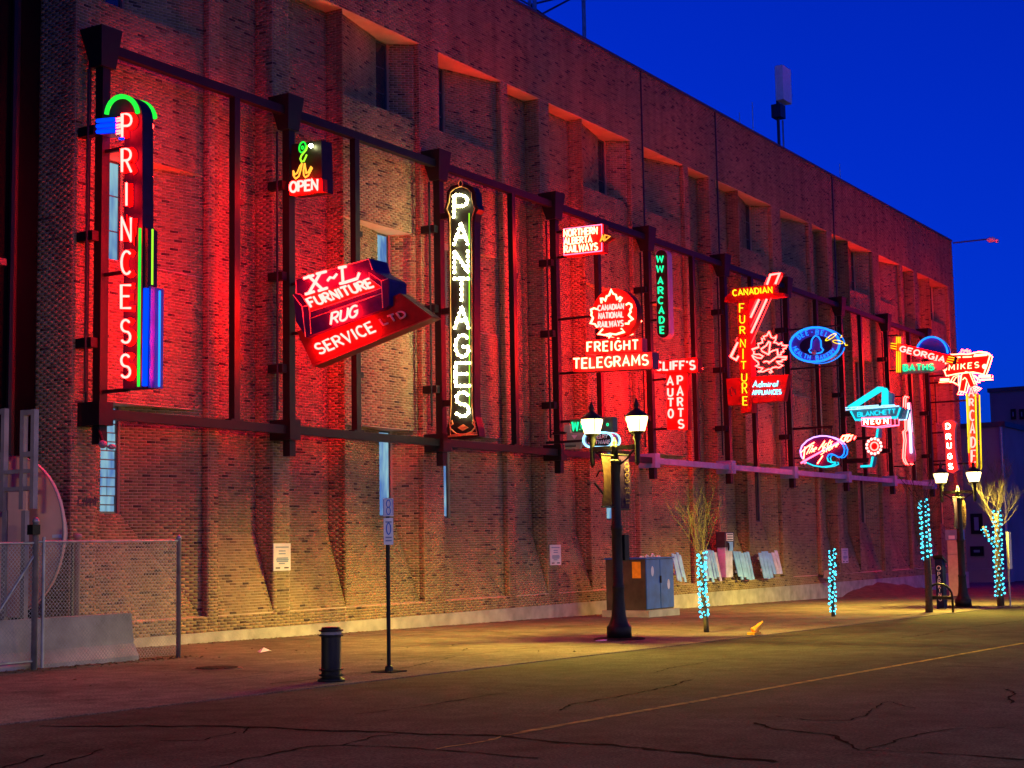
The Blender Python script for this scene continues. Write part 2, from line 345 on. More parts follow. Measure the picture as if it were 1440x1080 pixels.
# ================================================================== THE BRICK BUILDING
X0, X1, ZB, ZT, BR = 21.64, 85.6, .163, 18.62, .067
L1, L2, L3, L4, L5, L6 = .50, 5.10, 8.15, 10.5, 13.72, 15.9     # ledge, lower soffit, mid sill, mid soffit, upper sill, upper soffit
bld = thing('brick_building', 'long brown brick building with recessed piers, slit windows and neon signs', 'building', (X0, 0, ZB))
wall = MB(); BV = []; BF = []; nb = [0]; singles = []
def clip(poly, A, Bp, C):
    out = []
    for i in range(len(poly)):
        p, q = poly[i], poly[(i+1) % len(poly)]; dp = A*p[0]+Bp*p[1]-C; dq = A*q[0]+Bp*q[1]-C
        if dp <= 0: out.append(p)
        if dp*dq < 0: k = dp/(dp-dq); out.append((p[0]+(q[0]-p[0])*k, p[1]+(q[1]-p[1])*k))
    return out
def panel(pts, bricks=True, proud=.010):
    """a flat piece of wall (points in order, seen from outside counter-clockwise) with bricks standing proud of the mortar"""
    P = [Vector(p) for p in pts]
    n = (P[1]-P[0]).cross(P[2]-P[0]).normalized(); wall.add(P, [tuple(range(len(P)))])
    if not bricks: return
    S = Vector((0,0,1)).cross(n); S = S.normalized() if S.length > 1e-4 else Vector((1,0,0)); T = n.cross(S).normalized()
    q = [(p.dot(S), p.dot(T)) for p in P]
    o = n*P[0].dot(n)
    hs = []
    for i in range(len(q)):
        a, b = q[i], q[(i+1) % len(q)]; ex, ey = b[0]-a[0], b[1]-a[1]; l = math.hypot(ex, ey)
        if l < 1e-6: continue
        A, B_ = ey/l, -ex/l; hs.append((A, B_, A*a[0]+B_*a[1]))
    s0, s1 = min(a for a, _ in q), max(a for a, _ in q); t0, t1 = min(b for _, b in q), max(b for _, b in q)
    L, G = .215, .0065
    tb = t0 if abs(T.z) < .9 else ZB
    r0_, r1_ = math.floor((t0-tb)/BR), math.ceil((t1-tb)/BR)
    rows = np.arange(r0_, r1_); c0, c1 = math.floor(s0/L)-1, math.ceil(s1/L)+1; cols = np.arange(c0, c1)
    rr, cc = np.meshgrid(rows, cols, indexing='ij'); rr = rr.ravel(); cc = cc.ravel()
    sa = cc*L+(rr % 2)*L*.5+G; sb = sa+L-2*G; ta = tb+rr*BR+G; tb2 = ta+BR-2*G
    inside = np.ones(len(sa), bool); outside = np.zeros(len(sa), bool)
    for A, B_, C in hs:
        d = np.stack([A*sa+B_*ta, A*sb+B_*ta, A*sb+B_*tb2, A*sa+B_*tb2])-C
        inside &= (d <= 1e-6).all(0); outside |= (d >= -.006).all(0)
    Sn, Tn, Nn, On = [np.array(v) for v in (S, T, n, o)]
    idx = np.where(inside)[0]
    if len(idx):
        pr = proud*np.random.RandomState(len(BV)).uniform(.55, 1.15, len(idx))
        c = np.stack([np.stack([sa[idx], ta[idx]], 1), np.stack([sb[idx], ta[idx]], 1), np.stack([sb[idx], tb2[idx]], 1), np.stack([sa[idx], tb2[idx]], 1)], 1)
        back = On+c[..., :1]*Sn+c[..., 1:]*Tn
        front = back+pr[:, None, None]*Nn
        cen = back.mean(1)
        if n.y < -.9:
            near = np.where((cen[:, 0] > 26.2) & (cen[:, 0] < 30.2) & (cen[:, 2] > .55) & (cen[:, 2] < 2.3))[0]
        else: near = np.array([], int)
        for i in near: singles.append((float(np.linalg.norm(cen[i]-np.array(CAM))), cen[i], pr[i], S, T, n, len(BV), i))
        BV.append(np.concatenate([back, front], 1).astype(np.float32))
    for i in np.where(~inside & ~outside)[0]:
        poly = [(sa[i], ta[i]), (sb[i], ta[i]), (sb[i], tb2[i]), (sa[i], tb2[i])]
        for h in hs:
            poly = clip(poly, h[0], h[1], h[2]-.004)
            if len(poly) < 3: break
        if len(poly) < 3: continue
        xs = [p[0] for p in poly]; ys = [p[1] for p in poly]
        if max(xs)-min(xs) < .012 or max(ys)-min(ys) < .012: continue
        BF.append([(o+S*a+T*b, o+S*a+T*b+n*proud*.8) for a, b in poly])
def vquad(xa, ya, xb, yb, z0, z1): panel([(xa,ya,z0),(xb,yb,z0),(xb,yb,z1),(xa,ya,z1)])
windows = []
RD, VD, NR = .56, .55, .18
def recess(x0, x1):
    vquad(x0, RD, x1, RD, 2.35, L6)
    panel([(x0,0,L1),(x1,0,L1),(x1,RD,2.35),(x0,RD,2.35)])
    panel([(x1,RD,2.35),(x1,0,L1),(x1,0,L6),(x1,RD,L6)]); panel([(x0,0,L1),(x0,RD,2.35),(x0,RD,L6),(x0,0,L6)])
    soff.add([(x0,0,L6),(x1,0,L6),(x1,RD,L6),(x0,RD,L6)], [(3,2,1,0)])
    vquad(x0, 0, x1, 0, ZB, L1)
def niche(x0, x1, fa, fb):
    """a bay set back behind the piers by NR, with three slit windows in V-shaped folds"""
    a = x0+(x1-x0)*fa; b = x0+(x1-x0)*fb; N = NR; W = N+VD
    for z0, z1, kind in ((L5, L6, 'up'), (L3, L4, 'mid'), (2.78, L2, 'low')):
        zl = L1 if kind == 'low' else z0
        if kind == 'low':
            panel([(x0,N,zl),(a,W,z0),(a,W,z1),(x0,N,z1)]); panel([(b,W,z0),(x1,N,zl),(x1,N,z1),(b,W,z1)])
            panel([(x0,N,zl),(x1,N,zl),(b,W,z0),(a,W,z0)])
        else:
            vquad(x0, N, a, W, z0, z1); vquad(b, W, x1, N, z0, z1)
            soff.add([(x0,N,z0),(x1,N,z0),(b,W,z0),(a,W,z0)], [(0,1,2,3)])
        soff.add([(x0,N,z1),(x1,N,z1),(b,W,z1),(a,W,z1)], [(3,2,1,0)])
        for xx, s in ((a, 1), (b, -1)): wall.add([(xx,W,z0),(xx,W+.16,z0),(xx,W+.16,z1),(xx,W,z1)], [(0,1,2,3) if s < 0 else (3,2,1,0)])
        wall.add([(a,W,z0),(b,W,z0),(b,W+.16,z0),(a,W+.16,z0)], [(0,1,2,3)]); wall.add([(a,W,z1),(b,W,z1),(b,W+.16,z1),(a,W+.16,z1)], [(3,2,1,0)])
        windows.append((a, b, z0, z1, kind))
    vquad(x0, N, x1, N, L4, L5); vquad(x0, N, x1, N, L2, L3); vquad(x0, 0, x1, 0, ZB, L1)
    panel([(x1,N,L1),(x1,0,L1),(x1,0,L6),(x1,N,L6)]); panel([(x0,0,L1),(x0,N,L1),(x0,N,L6),(x0,0,L6)])
    panel([(x0,0,L1),(x1,0,L1),(x1,N,L1+.02),(x0,N,L1+.02)], False); soff.add([(x0,0,L6),(x1,0,L6),(x1,N,L6),(x0,N,L6)], [(3,2,1,0)])
soff = MB()
vquad(X0, 0, X1, 0, L6, ZT)
def pier(a, b): vquad(a, 0, b, 0, ZB, L6)
pier(X0, 22.3); niche(22.3, 25.62, .24, .41); pier(25.62, 25.95)
for u in range(5):
    s = 25.95+12.62*u
    recess(s, s+1.87); pier(s+1.87, s+2.45); recess(s+2.45, s+4.6)
    niche(s+4.6, s+8.02, .70, .87)
    if u == 4: pier(s+8.02, X1); break
    pier(s+8.02, s+8.95); niche(s+8.95, s+12.27, .24, .41); pier(s+12.27, s+12.62)
panel([(X0,9,ZB),(X0,0,ZB),(X0,0,ZT),(X0,9,ZT)])                       # end wall towards the yard
wall.add([(X1,0,ZB),(X1,22,ZB),(X1,22,ZT),(X1,0,ZT)], [(0,1,2,3)]); wall.add([(X0,22,ZB),(X0,22,ZT),(X0,9,ZT),(X0,9,ZB)], [(0,1,2,3)])
wall.add([(X0,22,ZB),(X1,22,ZB),(X1,22,ZT),(X0,22,ZT)], [(3,2,1,0)])
wall.build('wall', M['mortar'], bld)
for f_ in soff.f: MB().add([soff.v[i] for i in f_], [tuple(range(len(f_)))]).build('soffit', M['soffit'], bld)
MB().box((X0+.05,.05,18.2), (X1-.05,21.95,18.3)).build('roof', M['coping'], bld)
# brickwork: the 300 largest in view are bricks of their own, all others one mesh
singles.sort(key=lambda s: s[0]); singles = singles[:300]; drop = {}
for s in singles: drop.setdefault(s[6], set()).add(s[7])
V = []; F = []; off = 0; counts = []
for k, arr in enumerate(BV):
    if k in drop: arr = np.delete(arr, sorted(drop[k]), axis=0)
    V.append(arr.reshape(-1, 3)); nbk = arr.shape[0]
    base = off+np.arange(nbk)[:, None, None]*8
    F.append((base+np.array([[4,5,6,7],[0,1,5,4],[1,2,6,5],[2,3,7,6],[3,0,4,7]])[None]).reshape(-1, 4)); off += nbk*8
V = np.concatenate(V); F = np.concatenate(F)
ev = []; ef = []
for b in BF:
    i0 = off+len(ev); n = len(b); ev += [p[0] for p in b]+[p[1] for p in b]
    ef.append([i0+n+j for j in range(n)]); ef += [[i0+j, i0+(j+1) % n, i0+n+(j+1) % n, i0+n+j] for j in range(n)]
if ev: V = np.concatenate([V, np.array([tuple(p) for p in ev], np.float32)])
V = V-np.array(WL[bld.name], np.float32)
loops = np.concatenate([F.ravel(), np.array([i for f in ef for i in f], np.int64)]).astype(np.int32)
tot = np.concatenate([np.full(len(F), 4), np.array([len(f) for f in ef])]).astype(np.int32)
me = bpy.data.meshes.new('brickwork'); me.vertices.add(len(V)); me.vertices.foreach_set('co', V.ravel())
me.loops.add(len(loops)); me.loops.foreach_set('vertex_index', loops); me.polygons.add(len(tot))
me.polygons.foreach_set('loop_start', np.concatenate([[0], np.cumsum(tot)[:-1]]).astype(np.int32)); me.polygons.foreach_set('loop_total', tot)
me.update(calc_edges=True); me.validate(); me.materials.append(M['brick'])
bw = bpy.data.objects.new('brickwork', me); COL.objects.link(bw); bw.parent = bld; struct(bw, 'stuff')
L, G = .215, .0065
bm1 = bpy.data.meshes.new('brick'); hx, hy = (L-2*G)/2, (BR-2*G)/2
vs = [(-hx,-hy,0),(hx,-hy,0),(hx,hy,0),(-hx,hy,0)]; ins = .0015
vs += [(x*(1-.02), y*(1-.04), 1) for x, y, _ in vs]
bm1.from_pydata(vs, [], [(4,5,6,7),(0,1,5,4),(1,2,6,5),(2,3,7,6),(3,0,4,7)]); bm1.materials.append(M['brick1'])
for d, c, pr, S, T, n, _, _ in singles:
    o = bpy.data.objects.new('brick', bm1); COL.objects.link(o); o.parent = bld
    m4 = Matrix(((S.x,T.x,n.x*pr,0),(S.y,T.y,n.y*pr,0),(S.z,T.z,n.z*pr,0),(0,0,0,1)))
    m4.translation = Vector(c)-WL[bld.name]; o.matrix_basis = m4
# windows: slit panes in the folds
for a, b, z0, z1, kind in windows:
    Y = NR+VD+.10
    f = MB()
    for q in ((a, a+.05), (b-.05, b)): f.box((q[0], Y-.03, z0), (q[1], Y+.03, z1))
    f.box((a+.05, Y-.03, z0), (b-.05, Y+.03, z0+.05)); f.box((a+.05, Y-.03, z1-.05), (b-.05, Y+.03, z1))
    first = kind == 'low' and a < 24; nm = 12 if first else (1 if kind == 'low' else 3); nc = 2 if first else 1
    for k in range(1, nm): zz = z0+(z1-z0)*k/nm; f.box((a+.05, Y-.025, zz-.012), (b-.05, Y+.025, zz+.012))
    fo = f.build('window', M['winframe'], bld)
    lit = kind == 'low' and a < 47 or (kind == 'mid' and a < 36)
    for k in range(nm):
        za = z0+(z1-z0)*k/nm; zb = z0+(z1-z0)*(k+1)/nm
        for j in range(nc):
            wa = a+.05+(b-a-.10)*j/nc; wb = a+.05+(b-a-.10)*(j+1)/nc; pr = random.uniform(-.015, .015) if first else 0
            MB().box((wa+.012*(nc > 1), Y-.008+pr, za+.014), (wb-.012*(nc > 1), Y+.008+pr, zb-.014)).build('pane', M['winlit'] if lit else M['glass'], fo)
# foundation, ledge, coping, expansion joints
fm = MB(); xs = list(range(21, 86, 4))+[X1]; xs[0] = X0
for a, b in zip(xs[:-1], xs[1:]):
    fm.add([(a,-.06,gz(a)-.4),(b,-.06,gz(b)-.4),(b,-.06,ZB),(a,-.06,ZB),(b,.05,ZB),(a,.05,ZB)], [(0,1,2,3),(3,2,4,5)])
fm.add([(X0,.05,-.4),(X0,-.06,-.4),(X0,-.06,ZB),(X0,.05,ZB)], [(0,1,2,3)]); fm.add([(X0,9,-.4),(X0,.05,-.4),(X0,.05,ZB),(X0,9,ZB)], [(0,1,2,3)])
fm.build('foundation', M['concrete'], bld)
MB().box((X0-.05,-.05,ZT), (X1+.05,.35,ZT+.09)).build('coping', M['coping'], bld)
MB().box((X0-.05,.35,ZT), (X0+.35,22,ZT+.088)).build('coping', M['coping'], bld)
m = MB().box((onY(790,32,.8).x, .6, 18.3), (onY(1128,215,.8).x, 1.2, ZT+.48)); m.build('parapet_screen', M['coping'], bld)
for x, y in ((902,150),(1007.5,220),(1172,300)):
    X = onY(x, y, -.02).x; MB().box((X-.045,-.03,12.6), (X+.045,-.002,ZT-.01)).build('expansion_joint', M['black'], bld)
# black pipe on the first pier and small conduits
X = onY(138,450,-.08).x; MB().tube([(X-.28,-.06,4.9),(X-.28,-.06,12.2)], .035, 6).build('conduit', M['steel'], bld)
# ================================================================== STEEL SIGN FRAME
SO = -.45; ZU, ZL = 12.42, 4.755
PX = [21.97, 27.87, 34.18, 40.45, 46.75, 53.05, 59.30, 65.65, 72.0, 78.35]
fr = thing('sign_gantry', 'black steel frame of posts and long beams carrying the neon signs along the brick wall', 'sign frame', (PX[0], SO, ZL))
for i, X in enumerate(PX):
    MB().box((X-.105, SO-.105, ZL-.62), (X+.105, SO+.105, ZU+.02)).build('post', M['steel'], fr)
    m = MB()   # flared cap plate
    m.add([(X-.20,SO-.16,ZU-.45),(X+.20,SO-.16,ZU-.45),(X+.20,SO+.16,ZU-.45),(X-.20,SO+.16,ZU-.45),(X-.29,SO-.25,ZU+.38),(X+.29,SO-.25,ZU+.38),(X+.29,SO+.40,ZU+.38),(X-.29,SO+.40,ZU+.38)],
          [(0,3,2,1),(4,5,6,7),(0,1,5,4),(1,2,6,5),(2,3,7,6),(3,0,4,7)]); m.build('cap_bracket', M['steel'], fr)
    MB().box((X-.19, SO-.19, ZL-.24), (X+.19, SO+.44, ZL+.24)).build('joint_box', M['bluelit_beam'] if 46 < X < 80 else M['steel'], fr)
    for zz in (6.2, 8.4, 10.6): MB().box((X-.30, SO-.05, zz-.10), (X-.122, SO+.40, zz+.10)).build('wall_bracket', M['steel'], fr)
    MB().tube([(X-.3, SO+.1, 5.2), (X-.3, SO+.1, 11.9)], .03, 5).build('conduit', M['steel'], fr)
for a, b in zip(PX[:-1], PX[1:]):
    MB().box((a+.2, SO-.09, ZU-.10), (b-.2, SO+.09, ZU+.10)).build('beam', M['steel'], fr)
    MB().box((a+.195, SO-.09, ZL-.10), (b-.195, SO+.09, ZL+.10)).build('beam', M['bluelit_beam'] if 46 < a < 80 else M['steel'], fr)
for x, y in ((330,300),(500,400),(721,400),(842,450),(975,450),(1062,600),(1153,600),(1215,600),(1284,620)):
    X = onY(x, y, SO).x; MB().box((X-.09, SO-.085, ZL+.102), (X+.09, SO+.085, ZU-.102)).build('hanger_post', M['steel'], fr)
    for zz in (6.3, 9.9): MB().box((X+.092, SO-.04, zz-.07), (X+.26, SO+.06, zz+.07)).build('clamp', M['steel'], fr)
    MB().box((X-.2, SO-.095, ZL+.101), (X+.2, SO+.095, ZL+.14)).build('foot_plate', M['steel'], fr)

# ================================================================== LETTERING (single-stroke alphabet bent from tube)
def arc(cx, cy, rx, ry, a0, a1, n=9):
    return [(cx+rx*math.cos(math.radians(a0+(a1-a0)*i/n)), cy+ry*math.sin(math.radians(a0+(a1-a0)*i/n))) for i in range(n+1)]
GL = {
 'A': (.62, [[(0,0),(.31,1),(.62,0)], [(.11,.34),(.51,.34)]]), 'B': (.56, [[(0,0),(0,1),(.28,1)]+arc(.28,.76,.24,.24,90,-90,6)[1:]+[(0,.52)], [(.28,.52)]+arc(.28,.26,.28,.26,90,-90,6)[1:]+[(0,0)]]),
 'C': (.58, [arc(.33,.5,.33,.5,50,310,12)]), 'D': (.58, [[(0,0),(0,1),(.2,1)]+arc(.2,.5,.38,.5,90,-90,9)[1:]+[(0,0)]]),
 'E': (.48, [[(.48,1),(0,1),(0,0),(.48,0)], [(0,.52),(.4,.52)]]), 'F': (.48, [[(.48,1),(0,1),(0,0)], [(0,.52),(.38,.52)]]),
 'G': (.62, [arc(.33,.5,.33,.5,50,330,12)+[(.62,.46),(.38,.46)]]), 'H': (.56, [[(0,0),(0,1)], [(.56,0),(.56,1)], [(0,.52),(.56,.52)]]),
 'I': (.10, [[(.05,0),(.05,1)]]), 'J': (.45, [[(.45,1),(.45,.25)]+arc(.23,.24,.22,.24,0,-170,6)[1:]]), 'K': (.55, [[(0,0),(0,1)], [(.52,1),(0,.42)], [(.16,.58),(.55,0)]]),
 'L': (.46, [[(0,1),(0,0),(.46,0)]]), 'M': (.72, [[(0,0),(.06,1),(.36,.3),(.66,1),(.72,0)]]), 'N': (.56, [[(0,0),(0,1),(.56,0),(.56,1)]]),
 'O': (.64, [arc(.32,.5,.32,.5,90,450,16)]), 'P': (.52, [[(0,0),(0,1),(.26,1)]+arc(.26,.74,.26,.26,90,-90,7)[1:]+[(0,.48)]]),
 'R': (.55, [[(0,0),(0,1),(.26,1)]+arc(.26,.75,.26,.25,90,-90,7)[1:]+[(0,.5)], [(.24,.5),(.55,0)]]),
 'S': (.54, [arc(.27,.745,.25,.255,35,270,9)+arc(.27,.25,.27,.25,90,-145,9)[1:]]), 'T': (.56, [[(0,1),(.56,1)], [(.28,1),(.28,0)]]),
 'U': (.56, [[(0,1),(0,.28)]+arc(.28,.28,.28,.28,180,360,8)[1:]+[(.56,1)]]), 'V': (.6, [[(0,1),(.3,0),(.6,1)]]), 'W': (.86, [[(0,1),(.2,0),(.43,.85),(.66,0),(.86,1)]]),
 'X': (.58, [[(0,0),(.58,1)], [(0,1),(.58,0)]]), 'Y': (.58, [[(0,1),(.29,.5),(.58,1)], [(.29,.5),(.29,0)]]), "'": (.08, [[(.04,1.02),(.04,.8)]]), '-': (.3, [[(0,.5),(.3,.5)]]), '.': (.08, [[(.04,.0),(.04,.07)]]), ' ': (.25, []),
 'd': (.4, [[(.4,1),(.4,0)], arc(.2,.27,.2,.27,20,340,8)]), 'm': (.56, [[(0,0),(0,.5)], [(0,.4)]+arc(.14,.36,.14,.15,160,0,4)+[(.28,0)], [(.28,.36)]+arc(.42,.36,.14,.15,170,0,4)+[(.56,0)]]),
 'i': (.08, [[(.04,0),(.04,.52)], [(.04,.7),(.04,.76)]]), 'r': (.26, [[(0,0),(0,.52)], [(0,.36),(.12,.52),(.26,.48)]]), 'a': (.4, [[(.4,.52),(.4,0)], arc(.2,.26,.2,.26,20,340,8)]), 'l': (.08, [[(.04,0),(.04,1)]]),
 'h': (.38, [[(0,0),(0,1)], [(0,.38)]+arc(.19,.34,.19,.18,150,0,4)+[(.38,0)]]), 'e': (.4, [[(.02,.27),(.4,.27)]+arc(.2,.27,.2,.26,10,310,8)]), 't': (.3, [[(.15,.85),(.15,.05),(.28,0)], [(0,.55),(.3,.55)]]), 's': (.32, [[(.3,.48),(.1,.5),(.04,.38),(.28,.18),(.22,.02),(0,.04)]]), 'o': (.4, [arc(.2,.26,.2,.26,90,450,10)]),
}
NB = Vector((-1, 0, 0))     # the signs face along the street, edge to the wall
class Sign:
    def __init__(s, name, label, X, px, py, th=.36, group='neon signs hung from the steel frame', z=(1, 0, 0)):
        s.X = X; s.th = th; s.k, s.ox, s.oy = z
        b = onX(px, py, X); s.root = thing(name, label, 'neon sign', (X, b.y, b.z), group); s.rear = {}; s.yr = []
    def at(s, x, y, off=0.0):
        if s.k != 1: x = s.ox+x/s.k; y = s.oy+y/s.k
        p = onX(x, y, s.X-s.th/2); p.x -= off; return p
    def panel(s, name, pts, mt, off=0.0, th=None, edge=None):
        P = [s.at(x, y, off) for x, y in pts]; s.yr += [p.y for p in P]; th = s.th if th is None else th
        o = MB().prism(P, (th, 0, 0)).build(name, mt, s.root)
        return o
    def rim(s, name, pts, mt, off=0.0, w=.02):
        return MB().tube([s.at(x, y, off) for x, y in pts], w, 4, flat=.02, nrm=NB, closed=True).build(name, mt, s.root)
    def stroke(s, name, lines, r, mt, off=.09, flat=None, rear=True, closed=False, parent=None, k=6):
        m = MB(); P = [[s.at(x, y, off) for x, y in l] for l in lines]
        for l in P: m.tube(l, r, k, flat=flat, nrm=NB, closed=closed)
        if rear: s.rear.setdefault(mt.name, (mt, []))[1].extend((l, r) for l in P)
        return m.build(name, mt, parent or s.root, smooth=k > 5)
    def letters(s, word, boxes, r, mt, off=.09, back=None, bw=2.4, rear=True, bmesh=None):
        """each letter in its own measured box (bottom-left, bottom-right, top-left)"""
        for ch, (bl, br, tl) in zip(word, boxes):
            w, gl = GL[ch]
            if not gl: continue
            w = max(w, .1)
            if ch in "I'.il": w = .1
            L_ = [[(bl[0]+(br[0]-bl[0])*gx/w+(tl[0]-bl[0])*gy, bl[1]+(br[1]-bl[1])*gx/w+(tl[1]-bl[1])*gy) for gx, gy in l] for l in gl]
            face = None
            if back is not None:
                face = s.stroke('letter', L_, r*bw, back, .012, flat=.012, rear=False, k=4)
            tb = s.stroke('letter' if face is None else 'tube', L_, r, mt, off, rear=rear, parent=face)
            if bmesh is not None:
                for l in L_:
                    Q = [s.at(x, y, .05) for x, y in l]; tot = sum((b-a).length for a, b in zip(Q[:-1], Q[1:])); n = max(1, int(tot/.13)); acc = 0; i = 0
                    for j in range(n+1):
                        d = tot*j/n; 
                        while i < len(Q)-2 and acc+(Q[i+1]-Q[i]).length < d: acc += (Q[i+1]-Q[i]).length; i += 1
                        p = Q[i].lerp(Q[i+1], min(1, (d-acc)/max(1e-6, (Q[i+1]-Q[i]).length))); place(bmesh, 'bulb', p, face or tb)
    def text(s, word, BL, BRt, TL, r, mt, off=.09, gap=.17, **kw):
        ws = [max(GL[c][0], .1) if c not in "I'.il" else .1 for c in word]; tot = sum(ws)+gap*(len(word)-1); x = 0; bx = []
        for c, w in zip(word, ws):
            f = lambda g: (BL[0]+(BRt[0]-BL[0])*g/tot, BL[1]+(BRt[1]-BL[1])*g/tot)
            a, b = f(x), f(x+w); bx.append((a, b, (a[0]+TL[0]-BL[0], a[1]+TL[1]-BL[1]))); x += w+gap
        s.letters(word, bx, r, mt, off, **kw)
    def arms(s, rows, inner=None, w=.07):
        """support arms from the frame post out to the sign"""
        for x, y in rows:
            p = s.at(x, y); MB().box((s.X-w/2, p.y, p.z-w/2), (s.X+w/2, SO-.1, p.z+w/2)).build('support_arm', M['steel'], s.root)
    def close(s):
        ys = s.yr or [l.y for _, ls in s.rear.values() for P, _ in ls for l in P]; yc = (min(ys)+max(ys))/2
        for mt, ls in s.rear.values():
            m = MB()
            for P, r in ls: m.tube([(2*s.X-p.x, p.y, p.z) for p in P], r, 4, nrm=NB)
            struct(m.build('rear_lettering', mt, s.root), 'stuff')

# ================================================================== THE NEON SIGNS
bulb = bpy.data.meshes.new('bulb'); _b = MB().ball((0,0,0), .042, 7, 5); bulb.from_pydata([tuple(v) for v in _b.v], [], _b.f); bulb.materials.append(M['n_bulb'])
pinkb = bpy.data.meshes.new('ring_bulb'); _b = MB().ball((0,0,0), .066, 7, 5); pinkb.from_pydata([tuple(v) for v in _b.v], [], _b.f); pinkb.materials.append(glow('ring_bulb', (2.4, .62, .58)))
def rect(x0, y0, x1, y1): return [(x0,y1),(x1,y1),(x1,y0),(x0,y0)]
def ell(cx, cy, rx, ry, n=28, tilt=0.0, a0=0, a1=360):
    c, s_ = math.cos(math.radians(tilt)), math.sin(math.radians(tilt)); out = []
    for i in range(n if a1-a0 == 360 else n+1):
        a = math.radians(a0+(a1-a0)*i/n); x = rx*math.cos(a); y = -ry*math.sin(a); out.append((cx+x*c-y*s_, cy+x*s_+y*c))
    return out
def bx(x0, y0, x1, y1, lean=0): return ((x0+lean, y1), (x1+lean, y1), (x0, y0))

# --- tall PRINCESS blade
s = Sign('princess_sign', 'tall PRINCESS blade sign with green arch top and green and blue stepped tubes', PX[0], 188, 545, .30)
s.panel('cabinet', [(173,547),(199.5,546),(200.5,330),(200,165)]+ell(177,163,23,27.5,12,0,0,180)+[(154,176),(175,186),(174.5,300)], M['navy'])
s.panel('green_step', [(200.2,545.5),(204.5,545.3),(206.5,322),(201.3,318)], M['navy'], -.03, .26)
s.panel('blue_step', [(205,545.2),(213.5,545),(215,404),(206,402)], M['bluepaint'], -.06, .24)
s.stroke('arch_tube', [ell(176.5,164,22,27,14,0,8,176)], .05, M['n_green'])
s.stroke('green_tube', [[(201.5,322),(199.5,544)]], .028, M['n_green'], rear=False); s.stroke('green_tube', [[(213.5,322),(213,400)]], .02, M['n_lime'], -.02, rear=False)
s.stroke('blue_tube', [[(208,406),(206,543)]], .055, M['n_blue'], .05, rear=False); s.stroke('blue_tube', [[(219.5,408),(218.5,543)]], .022, M['n_azure'], -.10, rear=False)
s.panel('side_box', [(145,190.5),(172,189),(172,166),(145,169)], M['bluepaint'], .10, .34)
for y in (171.5, 179, 186.5): s.stroke('blue_tube', [[(145,y+1.2),(169,y-1)]], .045, M['n_blue'], .16)
for y in (168, 177, 185.5): s.stroke('red_loop', [[(170.5,y+1),(175.5,y),(175.5,y+3.8),(170.5,y+4.6)]], .018, M['n_red_s'], .13, rear=False)
tops = [162.5,211.5,258.8,307.8,354.7,402.4,451,499.6]
s.letters('PRINCESS', [bx(*((184,t,186,t+32) if c == 'I' else (179-.25*i,t,192-.25*i,t+32))) for i, (c, t) in enumerate(zip('PRINCESS', tops))], .024, M['n_red'], .14, back=M['redpaint'], bw=3.4)
s.arms([(176,204),(175,380),(174,547)]); s.close()

# --- OPEN box with walking figure
Z = (10.8, 395, 185)
s = Sign('open_sign', 'black OPEN box sign with a green and yellow stick figure above red letters', PX[1], 430, 272, .40, z=Z)
s.panel('cabinet', [(150,965),(632,905),(612,125),(165,195)], M['black'])
s.panel('letter_box', [(145,970),(640,905),(632,715),(145,775)], M['redpaint'], .03, .2)
s.text('OPEN', (185,935), (600,888), (185,785), .028, M['n_red'], .11, rear=False)
s.stroke('head_tube', [ell(365,250,48,82,16,12)], .020, M['n_green'], closed=True); s.stroke('eye_tube', [ell(365,255,14,24,8)], .014, M['n_green'], closed=True, rear=False)
s.stroke('body_tube', [[(445,220),(420,290),(350,375),(332,425),(350,468),(385,460),(410,410),(430,362)]], .022, M['n_lime'])
s.stroke('leg_tube', [[(225,605),(228,680),(262,728),(310,690),(340,590),(362,492)], [(225,605),(250,665),(285,640),(330,530),(362,492)]], .020, M['n_amber'])
s.stroke('leg_tube', [[(398,492),(380,600),(385,675),(410,708),(452,680),(512,560),(500,545),(455,625),(425,645),(408,560),(398,492)]], .020, M['n_amber'])
p = s.at(490,228,.08); MB().ball(p, .05, 8, 6).build('ball_lamp', M['n_bulb'], s.root)
s.arms([(170,330),(170,900)]); s.close()

# --- sofa on a rug
Z = (6.352, 405, 355)
s = Sign('furniture_rug_sign', 'X-L FURNITURE RUG SERVICE sign shaped as a violet sofa standing on a slanted red rug', PX[1], 500, 512, .34, z=Z)
s.panel('rug', [(215,1000),(1285,572),(1005,365),(80,705)], M['maroon'])
s.panel('rug_rim', [(215,1004),(1288,574),(1283,584),(225,1022)], M['darkred'], .005, .35)
s.panel('sofa', [(205,768),(255,742),(893,512),(938,480),(942,262),(928,240),(820,182),(800,165),(768,62),(110,242),(118,375),(90,382),(110,620)], M['violet'], .16, .66)
s.panel('cushion', [(240,530),(880,322),(780,248),(180,395)], M['redpaint'], .185, .02)
for l in ([(118,250),(125,378),(165,385),(240,500),(252,735)], [(95,390),(175,495),(205,760)], [(175,495),(240,480)], [(770,190),(880,265),(895,505)], [(880,265),(938,245)], [(775,195),(775,245),(880,320)], [(245,540),(875,330)], [(250,598),(880,378)], [(120,250),(768,70),(800,165)]):
    s.stroke('outline_tube', [l], .010, M['dimtube'], .20, rear=False)
s.stroke('letter', [[(245,222),(375,347)], [(352,198),(252,372)], [(205,245),(292,218)], [(318,206),(405,184)], [(220,386),(298,362)], [(335,356),(415,330)]], .034, M['n_red'], .26)
s.stroke('dash', [[(415,268),(440,236),(470,243),(500,206)]], .030, M['n_red'], .26)
s.stroke('letter', [[(515,152),(582,140)], [(545,150),(555,287)], [(525,292),(560,285),(680,248),(700,195)]], .034, M['n_red'], .26)
s.text('FURNITURE', (268,498), (825,318), (225,428), .028, M['n_red'], .25, gap=.22)
s.text('RUG', (440,655), (672,580), (452,552), .026, M['n_red'], .24, back=M['redpaint'], bw=2.7)
